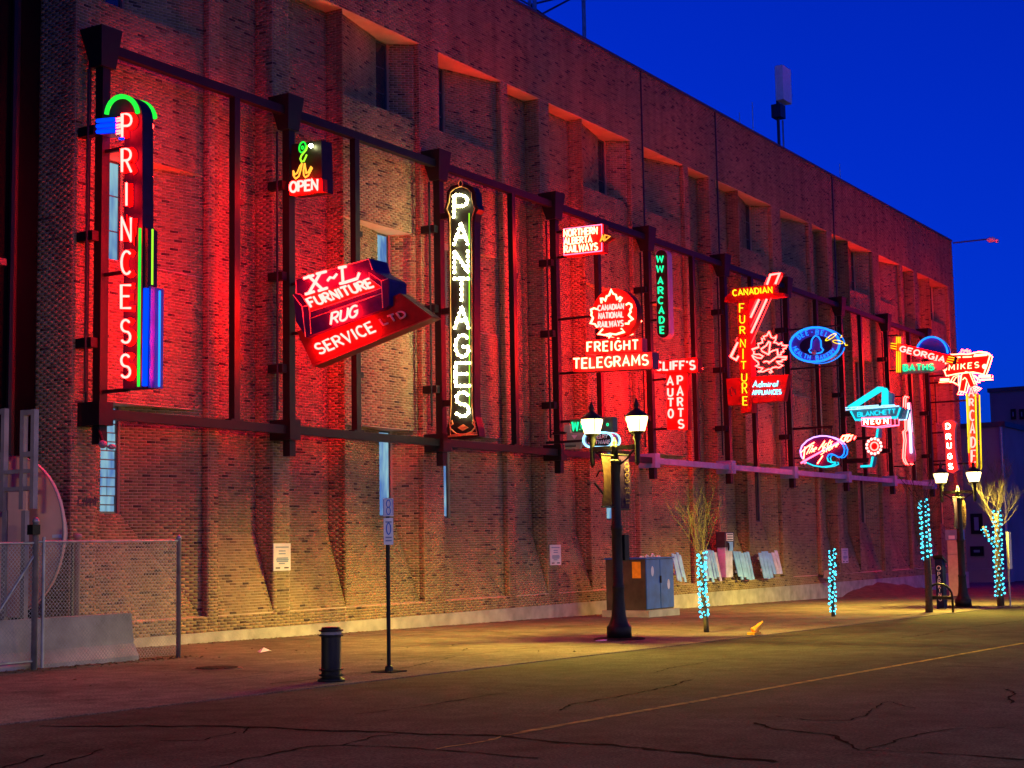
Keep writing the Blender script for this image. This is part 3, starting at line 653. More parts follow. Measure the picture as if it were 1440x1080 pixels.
s.text('SERVICE', (300,912), (800,705), (248,830), .025, M['n_red'], .07, back=M['redpaint'], bw=2.9, gap=.24)
s.text('LTD', (862,650), (1070,572), (828,600), .022, M['greytube'], .05, rear=False, gap=.3)
s.arms([(110,262),(90,710)]); s.close()

# --- PANTAGES blade
s = Sign('pantages_sign', 'tall black PANTAGES blade sign with white bulb letters and gold scrollwork', PX[2], 650, 616, .30)
out = [(630,617),(652,618.5),(674,613.5),(672,600),(668,586),(667,570),(667,312),(669,300),(673,294),(670,286),(668.5,270),(664,262),(653,258.5),(648,253.5),(644,259),(634,262),(628.5,270),(627.5,285),(623.5,297),(629.5,303),(630.5,315),(632.5,570),(631.5,590),(628,604)]
s.panel('cabinet', out, M['black'])
inn = [(634,612),(671,608.5),(666,588),(664.5,570),(664,306),(668,293),(664.5,284),(663,271),(658,266),(649,262),(640,265),(633.5,271),(632,284),(628.5,294),(633,304),(635,570),(633,592)]
s.rim('gold_border', inn, M['gold'], .012, .014)
s.stroke('gold_scroll', [[(634,598),(637.5,596),(636,592),(632.5,595),(634,603),(642,610),(652,612)], [(669,594),(666,591),(665,595),(669,600),(664,607),(652,612)], [(630.5,614),(652,612),(672,611)]], .022, M['gold'], .015, flat=.012, rear=False)
s.panel('gold_diamond', [(651,606),(659,601.5),(651.5,596.5),(644,601.5)], M['gold'], .02, .02)
s.stroke('finial_loop', [ell(648,258,3,4.5,10)], .02, M['gold'], .015, flat=.012, closed=True, rear=False)
tb = [(272.5,307),(312,345.5),(351.7,385),(390,424),(429,463),(469,504),(508.7,544.7),(549.6,587.5)]
s.letters('PANTAGES', [bx(638+.35*i+1.5, a+2, 658.5+.35*i, b-2) for i, (a, b) in enumerate(tb)], .016, M['n_white'], .03, back=M['cream'], bw=3.2, bmesh=bulb)
s.stroke('side_tube', [[(660.5,300),(661,580)]], .012, M['n_lime'], .03, rear=False)
s.arms([(628,302),(631,436),(632,566)], w=.16); s.close()

# --- NORTHERN ALBERTA RAILWAYS
Z = (14.4, 780, 300)
s = Sign('railway_arrow_sign', 'small red NORTHERN ALBERTA RAILWAYS box sign with an arrow at its side', PX[3], 820, 360, .30, z=Z)
s.panel('cabinet', [(183,872),(992,782),(988,212),(180,312)], M['redpaint'])
s.rim('border_tube', [(205,850),(970,765),(968,232),(200,325)], M['n_pink'], .05, .016)
s.text('NORTHERN', (215,482), (885,415), (215,350), .024, M['n_warm'], .08, gap=.22); s.text('ALBERTA', (220,640), (775,590), (220,512), .024, M['n_warm'], .08, gap=.22); s.text('RAILWAYS', (225,805), (890,745), (225,670), .024, M['n_warm'], .08, gap=.22)
s.panel('arrow', [(950,595),(985,600),(1040,580),(1080,622),(1232,512),(985,412)], M['maroon'], .08, .1)
s.text('A', (955,585), (1030,570), (968,460), .022, M['n_amber'], .1, rear=False); s.stroke('arrow_tube', [[(1050,450),(1060,560),(1160,480),(1050,450)]], .018, M['n_amber'], .12, rear=False)
s.arms([(180,345),(183,860)]); s.close()

# --- leaf disc with FREIGHT / TELEGRAMS
Z = (8.0, 800, 395)
s = Sign('leaf_disc_sign', 'CANADIAN NATIONAL RAILWAYS maple leaf disc above FREIGHT and TELEGRAMS boards', PX[3], 865, 522, .34, z=Z)
s.panel('disc', ell(515,358,250,272,32), M['maroon'])
s.panel('freight_board', [(185,825),(822,792),(820,640),(180,668)], M['darkred']); s.panel('telegrams_board', [(60,1027),(952,987),(945,800),(60,872)], M['darkred'], .06, .44)
for l in ([(385,255),(380,200),(400,202),(425,228),(445,175),(470,168),(495,105),(515,150),(545,160),(560,210),(598,185),(612,192),(585,240)], [(345,325),(300,312),(265,330),(275,360),(270,390),(290,420),(262,482),(310,490),(335,525)], [(660,275),(690,255),(720,270),(725,300),(705,330),(715,350),(690,390),(737,436),(695,460),(690,485),(650,485)], [(400,545),(350,602),(420,612),(480,600),(468,640),(500,600),(545,607),(642,576),(605,540)]):
    s.stroke('leaf_tube', [l], .028, M['n_warm'], .10)
s.panel('leaf_face', [(350,530),(380,260),(495,130),(600,240),(650,285),(650,480),(600,560),(490,600),(380,580)], M['redpaint'], .02, .03)
s.text('CANADIAN', (348,342), (636,316), (348,285), .020, M['n_red'], .12, gap=.22); s.text('NATIONAL', (358,432), (632,412), (358,370), .020, M['n_red'], .12, gap=.22); s.text('RAILWAYS', (352,528), (632,512), (352,465), .020, M['n_red'], .12, gap=.22)
s.text('FREIGHT', (222,798), (790,772), (222,695), .026, M['n_warm'], .08, back=M['redpaint'], bw=2.8, gap=.33)
s.text('TELEGRAMS', (80,992), (915,948), (80,882), .026, M['n_warm'], .15, back=M['redpaint'], bw=2.8, gap=.26)
s.arms([(270,385),(70,1022)]); s.close()

# --- W W ARCADE capsule
Z = (7.2, 905, 335)
s = Sign('green_arcade_sign', 'narrow capsule W W ARCADE sign with mint green letters on black', PX[4], 931, 476, .34, z=Z)
cap = [(137,960)]+[(200+63*math.cos(math.radians(a)), 955-58*math.sin(math.radians(a))) for a in range(190, 351, 20)]+[(262,955),(243,170)]+[(180+63*math.cos(math.radians(a)), 172-60*math.sin(math.radians(a))) for a in range(10, 171, 20)]+[(118,172)]
s.panel('cabinet', cap, M['lavender'], 0); s.panel('face', [(190+(x-190)*.9, 562+(y-562)*.985) for x, y in cap], M['black'], .015, .02)
s.letters('WWARCADE', [bx(*b) for b in ((142,180,206,242),(142,280,208,342),(156,402,204,466),(160,497,206,566),(160,597,206,664),(166,697,214,766),(172,797,216,862),(180,897,216,964))], .026, M['n_mint'], .07)
s.arms([(125,640),(130,820)]); s.close()

# --- CLIFF'S AUTO PARTS
Z = (8.64, 910, 490)
s = Sign('auto_parts_sign', "red CLIFF'S AUTO PARTS sign with two columns of letters below its header", PX[4], 955, 604, .34, z=Z)
s.panel('header_board', [(115,298),(618,282),(612,108),(112,165)], M['redpaint'], .04, .40); s.panel('column_board', [(242,985),(492,985),(482,290),(236,300)], M['redpaint'])
s.text("CLIFF'S", (125,268), (595,255), (125,168), .034, M['n_red'], .10, gap=.26)
s.letters('AUTO', [bx(*b) for b in ((258,346,328,448),(266,486,322,580),(268,612,330,706),(272,742,328,842))], .030, M['n_red'], .08)
s.letters('PARTS', [bx(*b) for b in ((384,338,440,440),(380,468,448,574),(386,602,444,702),(390,736,452,832),(394,868,456,968))], .030, M['n_red'], .08)
s.arms([(240,365),(242,970)]); s.close()

# --- W.C. board, pale green plate and oval gift sign
Z = (9.0, 785, 570)
s = Sign('green_board_sign', 'dark green W.C. board sign partly hidden by the nearer street lamp', PX[3], 835, 606, .30, z=Z)
s.panel('cabinet', [(150,340),(690,330),(690,145),(150,182)], M['greenpaint'])
s.letters('W.C', [bx(*b) for b in ((192,212,265,315),(285,230,292,308),(310,200,362,302))], .030, M['n_mint'], .07); s.stroke('letter', [ell(638,245,12,16,8)], .012, M['n_mint'], .07, closed=True)
s.arms([(150,195)]); s.close()
s = Sign('pale_green_sign', 'unlit pale green board with a white triangle and notched edge behind the nearer street lamp', PX[3]-.5, 805, 631, .12, z=Z)
s.panel('board', [(78,556),(270,550),(292,480),(360,345),(150,345),(140,238),(75,250),(78,335),(108,342),(108,460),(78,470)], M['palegreen'])
s.panel('triangle', [(205,428),(242,376),(168,376)], M['white'], .012, .012)
for i in range(9): s.stroke('letter', [[(95+i*15,528-i*.5),(98+i*15,504-i*.5),(104+i*15,526-i*.5)]], .010, M['ink'], .012, flat=.006, rear=False)
s.arms([(80,345)])
s = Sign('oval_gift_sign', 'oval JEWELRY GIFTWARE sign outlined in ice blue behind the nearer street lamp', PX[3]-.9, 842, 630, .34, z=Z)
ov = [(420,530)]+[(420-92*math.sin(math.radians(a)), 438+92*math.cos(math.radians(a))) for a in range(20, 180, 20)]+[(420,346),(610,345)]+[(610+90*math.sin(math.radians(a)), 438-92*math.cos(math.radians(a))) for a in range(20, 180, 20)]+[(610,530)]
s.panel('cabinet', ov, M['bluegrey']); s.stroke('oval_tube', [ov], .035, M['n_ice'], .05, closed=True); s.stroke('rear_oval_tube', [ov], .03, M['n_ice'], -.36, closed=True, rear=False)
s.panel('face', [(515+(x-515)*.86, 438+(y-438)*.82) for x, y in ov], M['black'], .01, .015)
s.text('JEWELRY', (392,425), (625,416), (400,378), .012, M['white'], .03, rear=False); s.text('GIFTWARE', (392,490), (655,484), (400,445), .012, M['white'], .03, rear=False)
s.arms([(345,440)]); s.close()

# --- CANADIAN FURNITURE
Z = (5.02, 1010, 375)
s = Sign('canadian_furniture_sign', 'red CANADIAN FURNITURE sign with yellow letters, slanted stripes and a maple leaf outline', PX[5], 1050, 578, .36, z=Z)
s.panel('stripe_board', [(325,140),(400,140),(452,45),(372,50)], M['redpaint'], -.05, .22)
s.panel('header_board', [(45,250),(470,208),(470,188),(400,180),(395,128),(110,152),(48,222)], M['redpaint'], .03, .42)
s.panel('column_board', [(165,1035),(242,1025),(222,225),(135,232)], M['redpaint'], .05, .46); s.panel('appliance_board', [(70,980),(462,945),(495,760),(55,790)], M['redpaint'])
s.text('CANADIAN', (112,208), (388,184), (108,168), .026, M['n_yellow'], .09, gap=.22)
s.letters('FURNITURE', [bx(*b) for b in ((160,265,192,326),(162,346,195,400),(164,425,198,476),(166,515,200,570),(182,582,186,655),(170,672,206,725),(176,756,210,810),(180,822,212,895),(184,920,215,978))], .022, M['n_yellow'], .12)
for l in ([(350,130),(375,60),(440,50),(410,125)], [(295,232),(235,362)], [(350,230),(240,470)], [(145,535),(95,638),(135,660),(150,632)]): s.stroke('stripe_tube', [l], .040, M['n_red_s'], .09, rear=False)
for l in ([(330,130),(352,78)], [(275,232),(226,340)], [(325,232),(232,430)], [(378,222),(236,545)], [(395,130),(428,62)], [(455,65),(425,125)], [(140,500),(125,530)]): s.stroke('red_tube', [l], .020, M['n_redd'], .05, rear=False)
s.k, s.ox, s.oy = 8.64, 1050, 455
for l in ([(85,400),(80,385),(100,430),(150,470),(160,502),(120,520),(160,535),(210,545),(180,578),(150,585),(212,588),(280,556),(300,560),(322,592),(300,602),(285,585)],
          [(285,100),(258,150),(215,160),(230,195),(198,180),(205,235),(150,248),(160,290),(75,318),(102,342),(98,372),(130,378),(165,375),(212,402),(190,425),(140,420),(85,392)],
          [(285,100),(310,170),(345,182),(370,152),(365,200),(343,235),(378,238),(398,258),(440,238),(442,268),(505,272),(488,302),(455,312),(462,342),(430,355),(430,382),(392,388),(385,318),(340,330),(300,348),(280,380),(200,340),(188,312),(250,272),(282,220),(300,230),(282,375)],
          [(300,470),(380,408),(500,412),(490,436),(440,442),(445,462),(375,468),(400,490),(452,512),(402,540),(370,530),(330,538),(302,560)], [(215,472),(250,460),(290,472),(280,490)]): s.stroke('leaf_tube', [l], .026, M['n_red_s'], .10, rear=False)
s.text('Admiral', (85,775), (385,765), (95,705), .024, M['n_ice'], .08); s.text('APPLIANCES', (80,868), (428,856), (80,818), .024, M['n_ice'], .08, gap=.2)
s.k, s.ox, s.oy = Z
for l in (ell(95,882,8,32,8), [(80,860),(78,905)], [(108,860),(125,905)], [(122,862),(122,900)]): s.stroke('emblem', [l], .012, M['ink'], .012, flat=.008, rear=False)
s.arms([(50,240),(60,960)]); s.close()

# --- oval bakery sign with a bell
Z = (8.64, 1050, 455)
s = Sign('bakery_oval_sign', 'blue oval BEE BELL HEALTH BAKERY sign with a bell and yellow bees', PX[6], 1146, 510, .40, z=Z)
s.panel('cabinet', ell(835,258,308,215,36,-4), M['bluepaint']); s.panel('centre_field', ell(842,268,198,116,30,-4), M['navy'], .012, .03)
s.stroke('oval_tube', [ell(835,258,300,208,36,-4)], .050, M['n_azure'], .07, closed=True)
def ring_text(s, word, cx, cy, rx, ry, a0, a1, h, r, mt, top=True):
    n = len(word)
    for i, ch in enumerate(word):
        if ch == ' ': continue
        a = math.radians(a0+(a1-a0)*(i+.5)/n); px_, py_ = cx+rx*math.cos(a), cy-ry*math.sin(a)
        tx, ty = -rx*math.sin(a), -ry*math.cos(a); l = math.hypot(tx, ty); tx, ty = tx/l, ty/l
        if top: tx, ty = -tx, -ty
        ux, uy = ty, -tx; w, gl = GL[ch]; w = max(w, .2)
        s.stroke('letter', [[(px_+tx*(gx-w/2)*h+ux*(gy-.5)*h, py_+ty*(gx-w/2)*h+uy*(gy-.5)*h) for gx, gy in li] for li in gl], r, mt, .06, rear=False)
ring_text(s, 'BEE-BELL', 836, 262, 246, 158, 150, 32, 56, .016, M['n_azure'], True); ring_text(s, 'HEALTH BAKERY', 836, 258, 250, 160, 190, 340, 52, .016, M['n_azure'], False)
s.stroke('bell_tube', [[(790,302),(800,205),(820,172),(845,150),(882,166),(910,212),(915,290),(940,322),(920,352),(870,366),(780,352),(765,326)]], .032, M['n_azure'], .09, closed=True)
s.panel('bell_face', [(790,330),(900,340),(890,220),(850,170),(815,210)], M['bluepaint'], .03, .02)
p = s.at(832,357,.1); MB().ball(p, .11, 10, 7).build('clapper', M['greypaint'], s.root)
for l in (ell(1037,167,78,18,12,-33), ell(1122,227,64,20,12,9)): s.stroke('bee_tube', [l], .018, M['n_yellow'], .12, closed=True, rear=False)
for l in ([(1150,175),(1165,165),(1168,145)], [(1205,240),(1215,268),(1240,265)]): s.stroke('bee_tube', [l], .02, M['n_yellow'], .12, rear=False)
s.stroke('support_ring', [ell(775,262,240,205,24,-4)], .03, M['lavender'], -.30, closed=True, rear=False)
s.arms([(1100,14),(1130,500)], w=.06); s.close()

# --- painter's palette
Z = (14.4, 1110, 595)
s = Sign('palette_sign', 'painters palette sign outlined in blue and lilac with slanted script and a brush', PX[6], 1155, 658, .20, z=Z)
pal = [(360,800),(500,860),(680,890),(850,870),(950,822),(940,792),(870,800),(800,770),(780,700),(810,642),(870,626),(940,652),(1010,696),(1070,682),(1120,622),(1132,530),(1090,430),(990,340),(880,290),(760,262),(640,262),(500,290),(370,360),(270,460),(235,560),(250,660),(285,722)]
s.panel('palette_board', pal, M['violet'])
s.stroke('palette_tube', [pal[:9]], .030, M['n_cyan'], .07); s.stroke('palette_tube', [pal[8:17]], .030, M['n_azure'], .07); s.stroke('palette_tube', [pal[16:]], .030, M['n_lilac'], .07)
s.stroke('brush_handle', [[(250,812),(310,770),(1050,362)]], .040, M['n_pink'], .08); s.stroke('brush_tip', [[(1060,330),(1100,262),(1235,240),(1185,330),(1110,372)]], .030, M['n_warm'], .1, closed=True); s.stroke('brush_mark', [[(1255,325),(1290,258)]], .036, M['n_red_s'], .1)
s.text('The Arts', (330,650), (860,455), (420,480), .017, M['n_warm'], .12, gap=.14); s.text('Store', (640,650), (1000,470), (700,520), .015, M['n_warm'], .13, gap=.14)
s.stroke('script_swash', [[(255,600),(400,470),(530,392)], [(590,825),(700,660)], [(340,480),(310,735)]], .024, M['n_warm'], .12)
s.stroke('hanger', [[(510,85),(515,262)], [(830,85),(835,275)]], .03, M['steel'], -.1, rear=False)
s.arms([(860,70)], w=.09); s.arms([(300,700)], w=.05); s.close()

# --- arrow sign with NEON box
Z = (8.31, 1180, 535)
s = Sign('arrow_neon_sign', 'cyan arrow sign with a pink NEON box and a ring of bulbs below', PX[7], 1232, 655, .36, z=Z)
s.stroke('arrow_tube', [[(120,318),(300,200),(470,92),(510,95),(528,125),(522,285)]], .085, M['n_cyan'], .05, flat=.12); s.panel('arrow_return', [(560,285),(600,285),(608,150),(560,120)], M['tealpaint'], -.2, .3)
s.stroke('white_tube', [[(85,322),(470,292)], [(88,346),(300,330),(655,306),(660,292),(500,296)]], .026, M['n_ice'], .12)
s.panel('name_board', [(185,472),(690,440),(732,305),(125,350)], M['tealpaint']); s.stroke('name_border', [[(140,360),(195,462),(680,432),(718,318)]], .045, M['n_cyan'], .05)
s.text('BLANCHETT', (222,425), (662,385), (222,375), .022, M['n_cyan'], .06)
s.panel('neon_box', [(275,530),(440,546),(615,516),(610,428),(272,440)], M['redpaint'], .06, .3); s.stroke('box_tube', [[(275,530),(440,546),(615,516),(610,428),(272,440)]], .022, M['n_pink'], .10, closed=True)
s.letters('NEON', [bx(*b) for b in ((300,455,348,515),(388,452,418,512),(447,450,490,508),(533,447,580,505))], .014, M['n_white'], .12, back=M['ink'], bw=3.4, rear=False)
s.panel('stem', [(418,672),(468,672),(475,552),(438,556)], M['tealpaint']); s.stroke('stem_tube', [[(440,668),(456,562)]], .045, M['n_cyan'], .04)
s.panel('ring_disc', ell(415,770,80,85,24), M['redpaint'], 0, .2)
for i in range(13): a = math.radians(i*360/13); place(pinkb, 'bulb', s.at(415+85*math.cos(a), 770+88*math.sin(a), .08), s.root)
s.panel('tail', [(250,1022),(388,1012),(412,888),(382,885),(362,985),(250,990)], M['tealpaint']); s.stroke('tail_tube', [[(255,1005),(375,998),(396,890)]], .05, M['n_cyan'], .04)
s.stroke('red_glow_tube', [ell(415,770,45,48,14)], .03, M['n_red_s'], .04, closed=True); s.stroke('lower_pink_tube', [[(440,552),(685,520),(682,455)]], .02, M['n_pink'], -.2)
s.panel('name_return', [(690,455),(770,455),(798,335),(735,320)], M['tealpaint'], -.25, .2); s.stroke('return_tube', [[(690,458),(768,456),(795,345)]], .02, M['n_ice'], -.2)
s.arms([(200,380),(330,930)], w=.2); s.arms([(420,665)], w=.12); s.close()

# --- guitar
s = Sign('guitar_sign', 'guitar shaped sign with a glowing white neck and a red outline', PX[8], 1279, 655, .16, z=Z)
s.panel('body', [(790,640),(810,600),(850,600),(870,660),(868,760),(890,860),(880,940),(840,970),(800,940),(785,860),(795,760)], M['lavender']); s.panel('neck', [(805,620),(850,620),(828,255),(798,260)], M['white'])
s.stroke('string_tube', [[(812,265),(838,640),(845,850)]], .055, glow('guitar_white', (1.3,.9,1.4)), .06); s.stroke('outline_tube', [[(795,195),(778,185),(762,205),(758,320)], [(775,440),(778,580),(752,600),(765,700),(756,800),(750,905),(765,950),(790,985)], [(830,980),(850,975)]], .030, M['n_red_s'], .08)
s.arms([(770,180),(790,1000)], w=.06); s.close()

# --- GEORGIA BATHS
Z = (9.0, 1245, 460)
s = Sign('georgia_baths_sign', 'GEORGIA BATHS sign with a slanted red band, blue half disc and yellow bars', PX[8], 1290, 523, .36, z=Z)
s.panel('half_disc', ell(588,345,212,230,24,0,-12,192), M['bluepaint'], -.08, .24); s.stroke('arc_tube', [ell(588,338,200,214,18,0,2,158)], .045, M['n_azure'], .0)
s.panel('yellow_bar', [(135,580),(205,580),(205,118),(135,118)], M['gold'])
for x in (148, 170, 192): s.stroke('yellow_tube', [[(x,574),(x,124)]], .022, M['n_yellow'], .06)
s.panel('red_band', [(85,290),(860,468),(885,372),(840,352),(780,345),(170,205),(75,200)], M['redpaint'], .08, .5)
for a, b in (((80,208),(160,215)), ((75,238),(155,250)), ((75,265),(150,282)), ((805,378),(885,392)), ((795,405),(880,420)), ((785,435),(862,452))): s.stroke('yellow_tube', [[a, b]], .022, M['n_yellow'], .13)
s.text('GEORGIA', (192,305), (752,448), (212,242), .038, M['n_red'], .15, gap=.24)
s.panel('baths_board', [(215,590),(640,565),(740,520),(770,472),(640,430),(215,452)], M['greypaint']); s.text('BATHS', (235,552), (615,540), (235,480), .040, M['n_mint'], .06, gap=.28)
s.arms([(140,95),(140,540)], w=.06); s.close()

# --- newspaper reader
Z = (12.71, 1310, 480)
s = Sign('newsstand_sign', 'red MIKES sign shaped as a seated figure holding up a wide open newspaper', PX[9], 1360, 555, .30, z=Z)
paper = [(270,620),(228,500),(300,262),(345,240),(520,232),(660,235),(850,192),(985,200),(1050,262),(1000,430),(940,592),(750,552),(500,577)]
s.panel('paper', paper, M['redpaint']); s.stroke('paper_tube', [paper], .034, M['n_warm'], .08, closed=True)
s.stroke('top_strip', [[(440,290),(525,285)], [(565,285),(725,278)], [(760,270),(1000,248)], [(770,245),(1010,225)]], .036, M['n_warm'], .08)
s.text('MIKES', (318,522), (850,468), (322,425), .026, M['n_warm'], .08, gap=.4)
for x, y in ((240,490), (955,452)): MB().ball(s.at(x, y, .06), .13, 10, 7, .5, 1, 1).build('fist_lamp', M['n_warm'], s.root)
s.stroke('hat_tube', [[(505,222),(535,205),(552,152),(600,172),(640,150),(655,215)]], .040, M['n_red_s'], .08)
s.panel('legs', [(500,885),(600,890),(640,700),(690,820),(772,772),(690,560),(620,545),(545,592)], M['redpaint'], 0, .2)
s.stroke('leg_tube', [[(500,880),(545,592),(620,545),(682,556),(772,772)], [(600,890),(640,700),(690,820)], [(560,690),(600,650),(640,690)]], .024, M['n_warm'], .07)
s.stroke('foot_tube', [[(468,950),(500,892),(592,902),(570,952)], [(692,852),(780,802),(852,832),(780,882)]], .022, M['n_warm'], .07, closed=True)
s.stroke('arm_tube', [[(350,712),(400,632),(490,602),(490,802),(400,742),(350,712)], [(730,592),(825,672),(832,722),(770,722)]], .022, M['n_warm'], .07)
for q in ([(150,722),(330,715),(325,655),(150,662)], [(842,650),(1068,640),(1062,600),(842,612)]): s.panel('bench', q, M['redpaint'], 0, .2); s.stroke('bench_tube', [[(q[0][0]+8, (q[0][1]+q[3][1])/2), (q[1][0]-8, (q[1][1]+q[2][1])/2)]], .075, M['n_warm'], .06, flat=.03)
s.stroke('bench_line', [[(140,735),(350,718)], [(840,690),(1068,675)]], .022, M['n_warm'], .06)
s.arms([(230,600),(300,720)], w=.08); s.close()

# --- DRUGS and the yellow ARCADE column
Z = (7.2, 1300, 540)
s = Sign('drugs_sign', 'red waisted DRUGS blade sign with pale letters above the far street lamp', PX[9], 1337, 662, .30, z=Z)
dr = [(228,885),(290,905),(345,868),(328,800),(312,690),(305,560),(306,470),(322,402),(300,378),(250,362),(202,375),(174,404),(195,470),(206,560),(215,700),(216,800)]
s.panel('cabinet', dr, glow('backlit_red_face', (.62,.020,.018), 1.0)); s.panel('back_case', [(262+(x-262)*1.03, 634+(y-634)*1.01) for x, y in dr], M['lavender'], -.012, .30)
s.letters('DRUGS', [bx(*b) for b in ((222,402,262,455),(228,508,268,560),(235,598,272,650),(240,706,280,756),(248,808,288,860))], .026, M['n_white'], .05, rear=False)
s.arms([(180,490),(215,775)], w=.07); s.close()
s = Sign('yellow_arcade_sign', 'tall ARCADE column sign glowing yellow and red beyond the end of the brick wall', PX[9], 1368, 658, .60, z=Z)
s.panel('cabinet', [(452,862),(535,862),(518,95),(425,95)], M['gold'])
s.letters('ARCADE', [bx(*b) for b in ((452,40,505,125),(460,152,500,222),(465,268,508,370),(470,392,512,500),(478,540,520,640),(482,672,522,790))], .045, M['n_red_s'], .08, back=M['redpaint'], bw=2.2)
s.stroke('edge_tube', [[(520,100),(540,840),(530,862)], [(430,100),(452,700)]], .038, M['n_yellow'], .06); s.stroke('edge_tube', [[(445,130),(462,660)]], .05, M['n_amber'], .06)
s.arms([(430,160),(450,800)], w=.08); s.close()

# ================================================================== STREET LAMPS
def street_lamp(base, label, rows, pw, hs=None, open_globe=False):
    """twin-lantern post; rows = picture rows of collar, arm, lantern bottom, lantern top, stem end"""
    X, Y, Z0 = base; t = thing('street_lamp', label, 'street lamp', base, 'twin lantern street lamps along the kerb')
    zz = lambda y: zat(X, Y, y)
    zc, za, zb, zt, ze = [zz(y) for y in rows] if hs is None else [Z0+h for h in hs]; H = za-Z0
    MB().lathe((X,Y,Z0), [(.56,0),(.56,.02),(.50,.035)], 24).build('base_plate', M['joint'], t)
    k = H/4.6
    MB().lathe((X,Y,Z0+.035), [(.27,0),(.27,.26*k),(.235,.30*k),(.20,.38*k),(.16,.52*k),(.135,.85*k),(.125,1.15*k),(.135,1.18*k),(.135,1.24*k),(.115,1.27*k),(.115,2.55*k),(.13,2.58*k),(.13,2.66*k),(.11,2.70*k),(.10,zc-Z0-.3),(.125,zc-Z0-.24),(.125,zc-Z0-.10),(.15,zc-Z0-.06),(.15,zc-Z0-.02),(.06,zc-Z0)], 20).build('pole', M['lampblack'], t, True)
    m = MB().lathe((X,Y,zc-.02), [(.07,0),(.07,za-zc+.02),(.10,za-zc+.05),(.05,za-zc+.09),(.06,za-zc+.13),(.008,za-zc+.26)], 12); m.build('finial', M['lampblack'], t, True)
    A = .56
    MB().box((X-.045, Y-A, za-.05), (X+.045, Y+A, za+.05)).build('cross_arm', M['lampblack'], t)
    m = MB()
    for q in (-1, 1): m.tube([(X, Y+q*.10, zc-.1), (X, Y+q*.28, zc+.02), (X, Y+q*.48, za-.06)], .022, 6)
    m.build('arm_scroll', M['lampblack'], t)
    lh = zt-zb
    for q in (-1, 1):
        yy = Y+q*A
        head = MB().lathe((X,yy,ze), [(.012,0),(.05,.06),(.055,.12),(.055,zb-ze-.22),(.09,zb-ze-.16),(.07,zb-ze-.08),(.15,zb-ze-.03),(.168,zb-ze-.006)], 12).build('lantern', M['lampblack'], t, True)
        MB().lathe((X,yy,zb), [(.165,0),(.175,.03),(.245,lh*.85),(.245,lh)], 18).build('globe', M['globe'], head, True)
        MB().lathe((X,yy,zt+.002), [(.26,0),(.265,.02),(.19,.08),(.10,.14),(.05,.18),(.05,.22),(.065,.25),(.012,.40)], 16).build('lantern_cap', M['lampblack'], head, True)
        li = bpy.data.lights.new('lantern_light', 'POINT' if open_globe else 'SPOT'); li.energy = 3600*pw; li.color = (1.0, .76, .40) if open_globe else (1.0, .76, .09); li.shadow_soft_size = .10
        if not open_globe: li.spot_size = math.radians(168); li.spot_blend = .55
        lo = bpy.data.objects.new('lantern_light', li); COL.objects.link(lo); lo.parent = t; lo.location = Vector((X, yy, zb+lh*.86))-WL[t.name]
        for j in range(4):
            a = math.pi/4+j*math.pi/2; c, s_ = math.cos(a), math.sin(a)
            MB().tube([(X+.175*c, yy+.175*s_, zb), (X+.252*c, yy+.252*s_, zt)], .010, 4).build('lantern_rib', M['lampblack'], head)
    return t, zz
lampA, zz = street_lamp(onG(871,899), 'nearer twin lantern street lamp in front of the green board sign', (648,630,608,588,656), 1.3)
B = WL[lampA.name]; X, Y = B.x, B.y
lampC, _ = street_lamp((6.9, -7.6, gz(6.9)), 'twin lantern street lamp out of view to the left, before the yard', None, .11, [zz(y)-B.z for y in (648,630,608,588,656)], True)
for xx, lb in ((8.0, 'nearest the viewer'), (31.0, 'in the middle of its row'), (54.0, 'farthest along')): street_lamp((xx, -28.5, gz(xx)), 'twin lantern street lamp out of view across the road, '+lb, None, .44, [zz(y)-B.z for y in (648,630,608,588,656)], True)
# banners, plant hook and control box
def banner(t, X, Y, z0, z1, w, mt, txt, lean=0.0):
    m = MB(); n = 8; vs = []; fs = []
    for i in range(n+1):
        k = i/n; bow = .05*math.sin(k*math.pi)
        for x in (0, w): vs.append((X+x, Y-bow*(x/w if w else 1)+lean*k, z0+(z1-z0)*k))
    for i in range(n): fs.append((2*i, 2*i+1, 2*i+3, 2*i+2))
    th = [Vector(v)+Vector((0,.012,0)) for v in vs]
    m.add(vs, fs); m.add(th, [f[::-1] for f in fs]); o = m.build('banner', mt, t)
    for z in (z0-.02, z1+.02): MB().tube([(X-.22 if w > 0 else X+.22, Y, z), (X+w*1.08, Y, z)], .018, 6).build('banner_arm', M['lampblack'], t)
    h = abs(w)*.42; L_ = (z1-z0)*.8; z = z0+(z1-z0)*.1
    ws = [max(GL[c][0], .1) for c in txt]; tot = max(.1, sum(ws)+.2*len(txt))
    for c, w_ in zip(txt, ws):
        gl = GL[c][1]
        if gl:
            m = MB(); xc = X+w/2
            for l in gl: m.tube([(xc+h/2-gy*h, Y-.075, z+gx/tot*L_) for gx, gy in l], .012, 4, flat=.006, nrm=(0,-1,0))
            m.build('letter', M['brownb2'], o)
        z += (w_+.2)/tot*L_
banner(lampA, X+.20, Y, zz(715), zz(640), .42, M['purple'], 'IT IS GOOD'); banner(lampA, X-.20, Y, zz(712), zz(642), -.42, M['brownb'], '')
p0 = Vector((X-.1, Y, zz(712))); MB().tube([p0, p0+Vector((-.05,.25,.3)), p0+Vector((-.1,.42,.52))], .022, 6).build('plant_hook', M['lampblack'], lampA)
MB().tube([p0+Vector((0,.08,.55)), p0+Vector((0,.22,.78)), p0+Vector((0,.34,.78)), p0+Vector((0,.42,.66))], .02, 6).build('plant_hook', M['lampblack'], lampA)
MB().box((X+.10, Y-.14, zz(788)), (X+.30, Y+.06, zz(752))).build('control_box', M['lampblack'], lampA)
